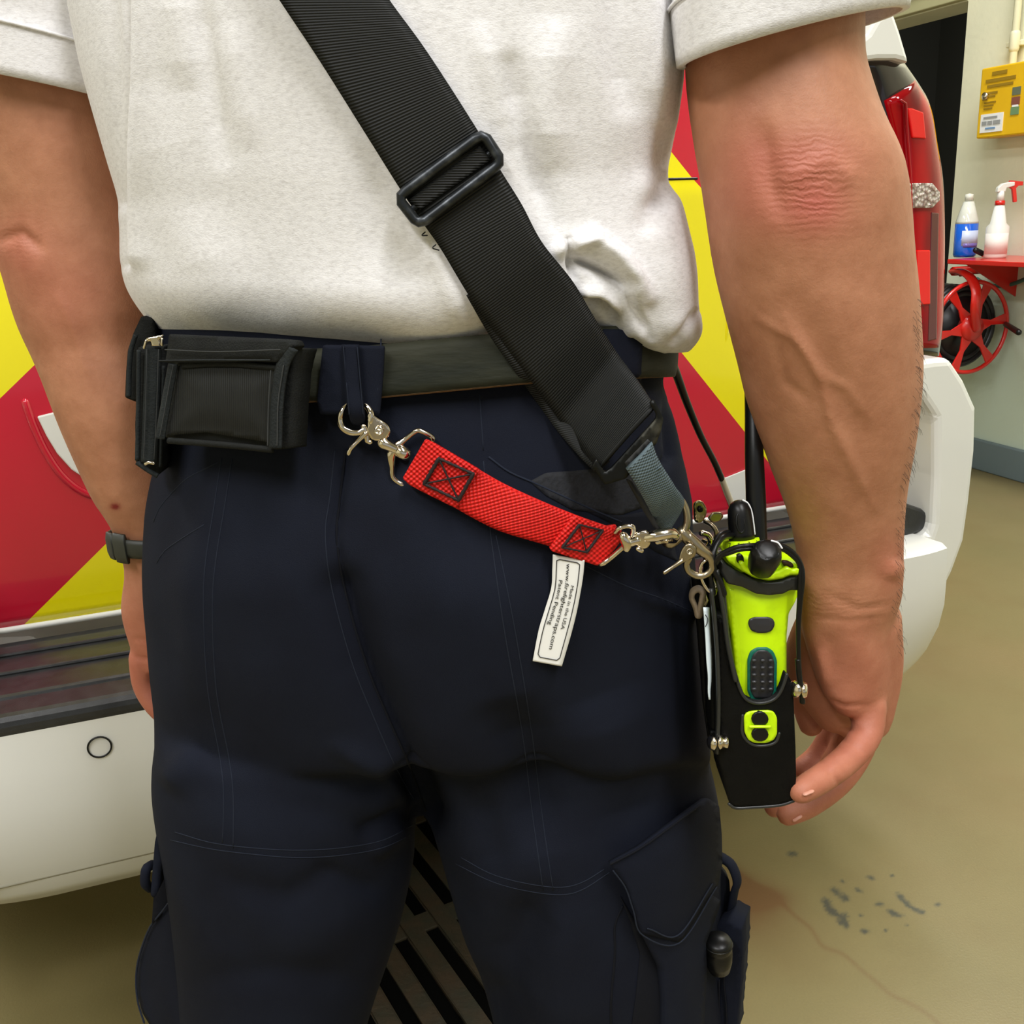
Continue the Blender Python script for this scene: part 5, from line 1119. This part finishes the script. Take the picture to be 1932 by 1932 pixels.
# printed label sewn under the right end
LBl = cat([(1043, 1046), (1042, 1075), (1040, 1109), (1028, 1150), (1016, 1190), (1005, 1247)], 40); LBr = cat([(1103, 1057), (1100, 1088), (1095, 1119), (1088, 1155), (1078, 1195), (1060, 1257)], 40)
YLb = np.array([onto(bvhT, (a[0]+b[0])/2, (a[1]+b[1])/2, 0).y for a, b in zip(LBl, LBr)]); YLb = np.minimum(YLb-.003, np.linspace(RY[38]-.001, YLb[-1]-.006, 40)); YLb = np.convolve(np.pad(YLb, 4, mode='edge'), np.ones(9)/9, 'valid')
ribbon('label', [W(p[0], p[1], y) for p, y in zip(LBl, YLb)], [W(p[0], p[1], y) for p, y in zip(LBr, YLb)], .0006, M['label'].m, rt, steps=60, na=6)
label = rt.children[-1]
def lab(t, u, off=.0006):
    t = min(max(t, 0), 1)*39; i = int(min(38, t)); k = t-i; a = LBl[i]*(1-k)+LBl[i+1]*k; b = LBr[i]*(1-k)+LBr[i+1]*k; p = a+(b-a)*u
    return W(p[0], p[1], YLb[i]*(1-k)+YLb[i+1]*k-off)
LL_ = sum((lab((k+1)/20, .5)-lab(k/20, .5)).length for k in range(20)); LW_ = (lab(.5, 0)-lab(.5, 1)).length
def labtext(s_, t0, t1, u0):
    c = bpy.data.curves.new('m', 'FONT'); c.body = s_; c.size = 1; o = bpy.data.objects.new('m', c); S.collection.objects.link(o); bpy.context.view_layer.update(); wdt = o.dimensions.x; bpy.data.objects.remove(o)
    sz = (t1-t0)*LL_/wdt*.68
    sx_ = (t1-t0)*LL_/(wdt*sz)
    return text('lettering', s_, sz, M['ink'].m, None, RT, UP, label, 'LEFT', .00004, curve=lambda x, y: lab(t0+x*sx_/LL_, u0+(y-sz*.0)/LW_, .0008))
labtext('Made in the USA', .25, .665, .69); labtext('www.firefighterstraps.com', .06, .87, .50); labtext('Patent Pending', .22, .645, .28)
bd_ = [(.05, .86), (.035, .78), (.035, .22), (.05, .13), (.93, .13), (.955, .22), (.955, .78), (.93, .86)]; bp = []
for i in range(8):
    p, q = bd_[i], bd_[(i+1) % 8]
    for k in range(10): bp.append(lab(p[0]+(q[0]-p[0])*k/10, p[1]+(q[1]-p[1])*k/10, .0007))
tube('label_border', bp, .00028, M['ink'].m, label, n=5, closed=True)

# left snap hook on the narrow belt loop
ch = M['chrome'].m; YC = YN+.003
def C(x, y, o=0): return W(x, y, YC-o)
s1 = thing('snap_hook', 'polished snap hook clipped through the narrow navy belt loop, left end of the red tether', 'snap hook', C(715, 813))
tube('swivel_frame', [C(812, 838, -.004), C(817, 829), C(812, 822), C(793, 813), C(783, 815), C(765, 829), C(750, 841), C(741, 853), C(739, 866), C(740, 882), C(741, 898), C(748, 907), C(766, 917), C(774, 912, -.004)], [.0016, .0016, .0016, .0017, .0017, .0018, .0028, .0033, .0028, .0018, .0016, .0016, .0016, .0016], ch, s1, steps=80, n=12)
tube('swivel_pin', [C(724, 836, .001), C(736, 842, .001), C(752, 850, .001), C(765, 856, 0)], [.0040, .0034, .0028, .0028], ch, s1, n=18)
tube('pin_head', [C(757, 852, .0015), C(764, 856, .0015)], .0042, ch, s1, n=18)
kidney('hook_body', [(698, 776), (704, 784), (716, 792), (730, 800), (737, 812), (734, 824), (724, 831), (708, 832), (697, 826), (692, 812), (694, 796), (692, 782)], lambda x, y: C(x, y, .003), ch, s1, .0045, bulge=.0003)
tube('hook_ring', [C(700, 795, .001), C(701, 782, .001), C(694, 769), C(683, 762, -.002), C(668, 759, -.006), C(654, 766, -.002), C(644, 779), C(642, 793), C(648, 807, .0005), C(661, 815, .001), C(676, 816, .001), C(688, 810, .001)], [.0024, .0022, .0020, .0019, .0018, .0018, .0019, .0021, .0023, .0024, .0022, .0018], ch, s1, steps=70, n=14)
tube('gate_spring', [C(686, 804, .001), C(690, 814, .001), C(693, 832, .001), C(698, 834, .001)], .0018, ch, s1, n=10)
tube('thumb_lever', [C(690, 818, .002), C(676, 832, .003), C(662, 846, .004), C(658, 856, .004)], [.0018, .0014, .0015, .0013], ch, s1, steps=20, n=10)
lathe('rivet', [(0, 0), (.0028, 0), (.0028, .0010), (.0018, .0014), (.0016, .0008), (.0006, .0008), (.0006, .0014), (0, .0014)], C(715, 813, .0045), -FW, ch, s1, n=24)
# right snap hook, seen from its side, to the grey loop's eye
s2 = thing('snap_hook', 'polished snap hook at the right end of the red tether, gripping the satin trigger snap', 'snap hook', W(1220, 1020, .59))
def D(x, y, o=0): return W(x, y, .590-o)
tube('swivel_frame', [D(1160, 1004, -.002), D(1168, 997), D(1178, 993), D(1192, 994), D(1195, 1000), D(1192, 1014, .001), D(1180, 1028, .001), D(1166, 1041, .001), D(1152, 1053), D(1138, 1063), D(1128, 1066, -.003)], .0016, ch, s2, steps=60, n=12)
tube('swivel_pin', [D(1176, 1012, .002), D(1184, 1024, .002), (D(1182, 1034, .002))], [.003, .004, .0028], ch, s2, n=14)
tube('swivel_pin', [D(1184, 1024, .002), D(1202, 1019, .002)], .0032, ch, s2, n=14)
kidney('hook_body', [(1200, 1006), (1212, 1003), (1222, 1003), (1228, 1010), (1228, 1024), (1222, 1034), (1210, 1036), (1202, 1030), (1198, 1018)], lambda x, y: D(x, y, .004), ch, s2, .006, bulge=.0015)
tube('hook_jaw', [D(1222, 1014, .002), D(1236, 1011, .003), D(1252, 1008, .003), D(1266, 1006, .002), D(1273, 1010, 0), D(1272, 1018, -.006), D(1258, 1020, -.010), D(1240, 1022, -.006)], [.0034, .0038, .0036, .0034, .0030, .0024, .002, .002], ch, s2, steps=50, n=14)
tube('rivet', [D(1204, 1036, .004), D(1210, 1039, .004)], .0016, ch, s2, n=10)

# ------------------------------------------------------------------ two-way radio in its holster
YRd = .612
def R_(x, y, o=0): return W(x, y, YRd-o)
radio = thing('two_way_radio', 'lime green two-way radio with two black knobs and antenna by the right hip', 'radio', R_(1435, 1250))
lime = M['lime'].m; bk = M['blackp'].m
def rs(name, pts, o, th, mat, par=radio, **k): return sheet(name, pts, lambda x, y: R_(x, y, o), mat, par, th, **k)
rs('radio_body', [(1370, 1096), (1508, 1100), (1506, 1120), (1500, 1136), (1488, 1157), (1484, 1200), (1484, 1400), (1482, 1505), (1392, 1505), (1389, 1300), (1380, 1190), (1373, 1140)], 0, .034, lime, bulge=.003, step=7)
rs('body_facet', [(1375, 1110), (1396, 1114), (1398, 1180), (1400, 1300), (1390, 1290), (1382, 1200)], .0005, .003, lime, bulge=.0012, step=6)
rs('side_button', [(1412, 1178), (1414, 1169), (1424, 1165), (1450, 1165), (1460, 1169), (1462, 1179), (1457, 1190), (1446, 1194), (1428, 1194), (1416, 1189)], .0035, .003, Mat('dark_rubber_button', (44, 44, 48), .4).m, bulge=.0015, step=4)
rs('gasket', [(1411, 1246), (1416, 1230), (1428, 1222), (1448, 1222), (1460, 1230), (1466, 1246), (1465, 1306), (1458, 1322), (1418, 1322), (1411, 1306)], .0032, .003, M['teal'].m, step=5)
ptt = rs('push_to_talk_button', [(1416, 1249), (1421, 1235), (1431, 1227), (1446, 1227), (1456, 1235), (1461, 1249), (1460, 1304), (1453, 1318), (1424, 1318), (1416, 1304)], .0038, .003, Mat('grip_rubber', (38, 38, 40), .45).m, bulge=.002, step=4)
gb = MB()
for r_ in range(5):
    for c_ in range(3):
        x, y = 1424+c_*15-(1 if c_ == 0 else 0), 1246+r_*13.5; gb.add(*tubevf([R_(x-1.5, y, .0058), R_(x+1.5, y, .0058)], .0011, n=10))
gb.obj('grip_bumps', Mat('grip_rubber_bump', (46, 46, 50), .35).m, ptt)
# head: collar, turret, knobs
band_ = [(1361, 1060), (1376, 1071), (1395, 1083), (1420, 1094), (1450, 1100), (1474, 1098), (1490, 1090), (1510, 1088), (1511, 1114), (1490, 1113), (1478, 1120), (1452, 1123), (1426, 1120), (1400, 1107), (1372, 1101), (1361, 1085)]
rs('rubber_collar', band_, .0065, .04, Mat('worn_rubber', (34, 35, 33), .45).m, bulge=.002, step=5)
hd = [(1372, 1058), (1374, 1050), (1388, 1048), (1400, 1050), (1430, 1058), (1470, 1058), (1490, 1062), (1507, 1061), (1509, 1086), (1490, 1086), (1476, 1092), (1450, 1096), (1422, 1090), (1398, 1076)]
rs('control_head', hd, .004, .036, lime, bulge=.001, step=5)
rs('head_rim', [(1394, 1062), (1404, 1061), (1412, 1072), (1430, 1082), (1452, 1085), (1472, 1078), (1486, 1070), (1496, 1076), (1508, 1072), (1509, 1084), (1490, 1084), (1477, 1090), (1450, 1094), (1420, 1087), (1402, 1076)], .0095, .004, lime, bulge=.0012, step=4)
rs('head_slot', [(1390, 1049), (1396, 1045), (1403, 1049), (1404, 1063), (1390, 1062)], .0055, .003, bk, step=5)
rs('head_recess', [(1474, 1058), (1486, 1058), (1497, 1064), (1497, 1071), (1478, 1068)], .0052, .0015, Mat('brown_recess', (60, 32, 22), .5).m, step=5)
def ax_l(name, prof, c, mat, par, axis=None, n=28): return lathe(name, prof, c, axis or kax, mat, par, n)
kax = (R_(1399, 985, 0)-R_(1402, 1035, 0)).normalized(); kax = (kax+Vector((0, .16, 0))).normalized()
tc_ = R_(1400, 1038, -.014)
px_m = (R_(1401, 1038)-R_(1400, 1038)).length
tur = ax_l('channel_turret', [(0, -.012), (37*px_m, -.012), (37*px_m, .003), (34*px_m, .0075), (0, .0075)], tc_, lime, radio)
def turtext(s_, a, z_, size):
    f_ = Vector((CAM-tc_)); f_ = (f_-kax*f_.dot(kax)).normalized(); sd = kax.cross(f_)*-1
    if sd.dot(RT) < 0: sd = -sd
    r0 = 37*px_m
    def cv(x, y):
        an = a+x/r0; return tc_+(f_*math.cos(an)+sd*math.sin(an))*(r0+.0004)+kax*(z_+y)
    text('channel_number', s_, size, M['ink'].m, None, RT, UP, tur, 'CENTER', .0001, curve=cv)
for s__, a__, z__ in (('7', -.62, .0), ('5', -.12, .0), ('3', .38, .0), ('.', -.38, .0012), ('.', .14, .0012), ('1', .85, .0)): turtext(s__, a__, z__+.0056, .0042)
kc = R_(1400, 1018, -.014)
kn = ax_l('channel_knob', [(0, 0), (25*px_m, 0), (24.5*px_m, .004), (23.5*px_m, .014), (22*px_m, .0195), (17*px_m, .0235), (8*px_m, .0255), (0, .026)], kc, bk, radio)
kt = (CAM-kc); kt = (kt-kax*kt.dot(kax)).normalized()
tube('grip_recess', [kc+kt*23.4*px_m+RT*(8*math.cos(a))*px_m+kax*(.012+.0062*math.sin(a))-kt*(.0012*max(0, math.sin(a))) for a in np.linspace(0, 2*math.pi, 24, endpoint=False)], .0007, bk, kn, n=8, closed=True)
tube('index_line', [kc+RT*(r_+1)*px_m+kax*z_+kt*.002 for r_, z_ in ((24.2, .004), (23.6, .013), (21.8, .0192), (16.5, .0240), (8, .0260))], .0006, M['whitedecal'].m, kn, n=6, steps=24)
vc = R_(1444, 1049, .020); pts = []
v_ax = (-FW*.75+UP*.5-RT*.02).normalized()
vk = lathe('volume_knob', [(0, -.014), (.0088, -.014), (.0095, -.008), (.0102, -.002), (.0100, .003), (.0088, .0065), (.0062, .0085), (0, .009)], vc, v_ax, bk, radio, n=9); bevel(vk, .0022, 3, 15)
vk.data.polygons.foreach_set('use_smooth', [True]*len(vk.data.polygons))
tube('index_line', [vc+RT*.0030+UP*.0094-FW*.0035, vc+RT*.0068+UP*.0082-FW*.0035, vc+RT*.0092+UP*.0050-FW*.0035], .0006, M['whitedecal'].m, vk, n=6, steps=12)
tube('antenna', [R_(1430, 1050, -.018), R_(1428, 1010, -.020), R_(1426, 940, -.024), R_(1423, 860, -.03), R_(1421, 780, -.04), R_(1419, 700, -.05), R_(1416, 620, -.06)], [.0066, .0066, .0064, .0060, .0054, .0051, .0048], bk, radio, steps=50, n=20)

hol = thing('radio_holster', 'black leather radio holster with a cutout window hanging at the right hip', 'holster', R_(1430, 1400))
lea = M['blackm'].m
def hs(name, pts, o, th, mat=lea, par=hol, **k): return sheet(name, pts, lambda x, y: R_(x, y, o), mat, par, th, **k)
low = [(1369, 1170), (1375, 1210), (1381, 1250), (1394, 1296), (1404, 1315), (1416, 1323), (1434, 1326), (1455, 1321), (1468, 1311), (1477, 1294), (1484, 1272), (1492, 1282), (1497, 1315), (1501, 1410), (1502, 1470), (1498, 1506), (1492, 1514), (1470, 1520), (1420, 1524), (1386, 1525), (1377, 1519), (1372, 1500), (1366, 1471), (1357, 1434), (1356, 1300), (1356, 1170)]
# front panel is built from two pieces around its window
win = [(1404, 1352), (1409, 1345), (1422, 1342), (1452, 1341), (1461, 1344), (1466, 1354), (1466, 1385), (1460, 1396), (1446, 1402), (1424, 1402), (1412, 1396), (1405, 1382)]
hs('front_panel', low, .008, .046, bulge=.001, step=8)
wr = hs('window_insert', win, .0095, .002, lime, step=5)
for y in (1357, 1386):
    hs('side_key', [(1434+16*math.cos(a), y+(14 if y < 1370 else 13)*math.sin(a)) for a in np.linspace(0, 2*math.pi, 14, endpoint=False)], .0108, .002, bk, step=4, rnd=0, bulge=.0012)
tube('key_bridge', [R_(1416, 1371, .0112), R_(1452, 1371, .0112)], .0011, lime, wr, n=8)
tube('window_rim', [R_(x, y, .0085) for x, y in [(1401, 1350), (1400, 1380), (1408, 1396), (1424, 1406), (1448, 1406), (1464, 1399), (1470, 1384)]], .0011, M['blackedge'].m, hol, steps=40, n=8)
tube('opening_edge', [R_(x, y, .0085) for x, y in [(1366, 1120), (1371, 1180), (1376, 1215), (1382, 1252), (1395, 1297), (1405, 1316), (1417, 1324), (1434, 1327), (1455, 1322), (1468, 1312), (1477, 1295), (1484, 1273)]], .0012, M['blackedge'].m, hol, steps=60, n=8)
tube('bottom_edge', [R_(x, y, .0075) for x, y in [(1376, 1517), (1388, 1524), (1420, 1523), (1470, 1519), (1497, 1511)]], .0012, M['blackedge'].m, hol, steps=30, n=8)
hs('back_wall', [(1344, 1060), (1364, 1056), (1372, 1110), (1382, 1200), (1392, 1300), (1392, 1430), (1356, 1434), (1346, 1380), (1342, 1200)], -.012, .03, step=9)
strip('edge_strap', [(1352, 1075), (1358, 1110), (1366, 1160), (1374, 1220), (1388, 1285)], 9, lambda x, y: R_(x, y, .010), M['blackedge'].m, hol, .002)
strip('hanging_strap', [(1341, 1110), (1347, 1160), (1352, 1220), (1355, 1290), (1355, 1360), (1352, 1420)], 8, lambda x, y: R_(x, y, .010), M['blackedge'].m, hol, .004)
hs('belt_hanger', [(1306, 1090), (1330, 1080), (1350, 1082), (1352, 1200), (1352, 1330), (1350, 1430), (1338, 1400), (1328, 1330), (1318, 1200), (1312, 1140)], -.04, .006, step=9)
for (x, y) in ((1343, 1401), (1360, 1400)):
    lathe('snap_stud', [(0, -.0012), (.0048, -.0012), (.0052, 0), (.004, .0016), (0, .002)], R_(x, y, .012), RT*(1 if x > 1350 else -1)-FW*.35, M['chrome'].m, hol, n=20)
lathe('snap_stud', [(0, -.0012), (.004, -.0012), (.0042, .002), (0, .003)], R_(1368, 1400, .010), RT-FW*.3, M['chrome'].m, hol, n=20)
for (x, y, s_) in ((1500, 1300, -1), (1518, 1302, 1)):
    lathe('snap_stud', [(0, -.0012), (.0052, -.0012), (.0056, 0), (.0042, .0018), (0, .0022)], R_(x, y, .008), RT*s_-FW*.45, M['chrome'].m, hol, n=20)
strip('elastic_tab', [(1505, 1243), (1508, 1275), (1513, 1305), (1514, 1326)], 10, lambda x, y: R_(x, y, .009), M['blackp'].m, hol, .003)
hs('belt_hanger_lower', [(1340, 1380), (1352, 1380), (1356, 1420), (1352, 1425), (1345, 1420)], .004, .004, step=6)
# elastic cords holding the radio
def cordt(P, r=.0015): return tube('elastic_cord', [R_(x, y, o) for x, y, o in P], r, M['blackp'].m, hol, steps=60, n=8)
for dx in (0, 6): cordt([(1346+dx, 1062, .010), (1358+dx*.5, 1048, .012), (1374, 1038+dx, .015), (1395, 1031+dx, .018), (1418, 1029+dx, .018), (1450, 1027+dx, .010), (1476, 1030+dx, .008), (1497-dx*.3, 1043+dx, .008), (1511-dx*.6, 1064, .008), (1515-dx, 1090, .009), (1511-dx*.5, 1130, .009), (1507-dx*.2, 1180, .009), (1507, 1240, .009), (1510, 1290, .010)])
cordt([(1382, 1010, -.01), (1364, 1014, 0), (1351, 1030, .006), (1345, 1052, .010), (1348, 1076, .010), (1358, 1096, .010), (1366, 1120, .010)], .002)
cordt([(1374, 1004, -.01), (1357, 1010, -.003), (1347, 1030, .004), (1340, 1056, .008), (1340, 1085, .008), (1346, 1120, .008)], .0018)
tube('clip_link', [R_(x, y, .004) for x, y in [(1340, 1072), (1341, 1095), (1343, 1108), (1349, 1112), (1350, 1120), (1345, 1124)]], .0009, M['bronze'].m, hol, steps=20, n=8)

# thin cable hanging free beside the hip
cb = thing('hanging_cable', 'thin black cable with a pale end hanging from the belt at the right', 'cable', W(1310, 780, .80))
tube('cable', [W(1250, 660, .74), W(1262, 676, .76), W(1274, 700, .775), (W(1296, 760, .79)), W(1322, 822, .80), W(1346, 868, .81), W(1362, 904, .815)], [.003, .0036, .0034, .0030, .0027, .0026, .0026], M['blackp'].m, cb, steps=40, n=12)
tube('cable_end', [W(1362, 903, .815), W(1372, 930, .82), W(1384, 960, .825)], [.0026, .0028, .0026], Mat('pale_plastic_end', (196, 192, 176), .4).m, cb, n=12)
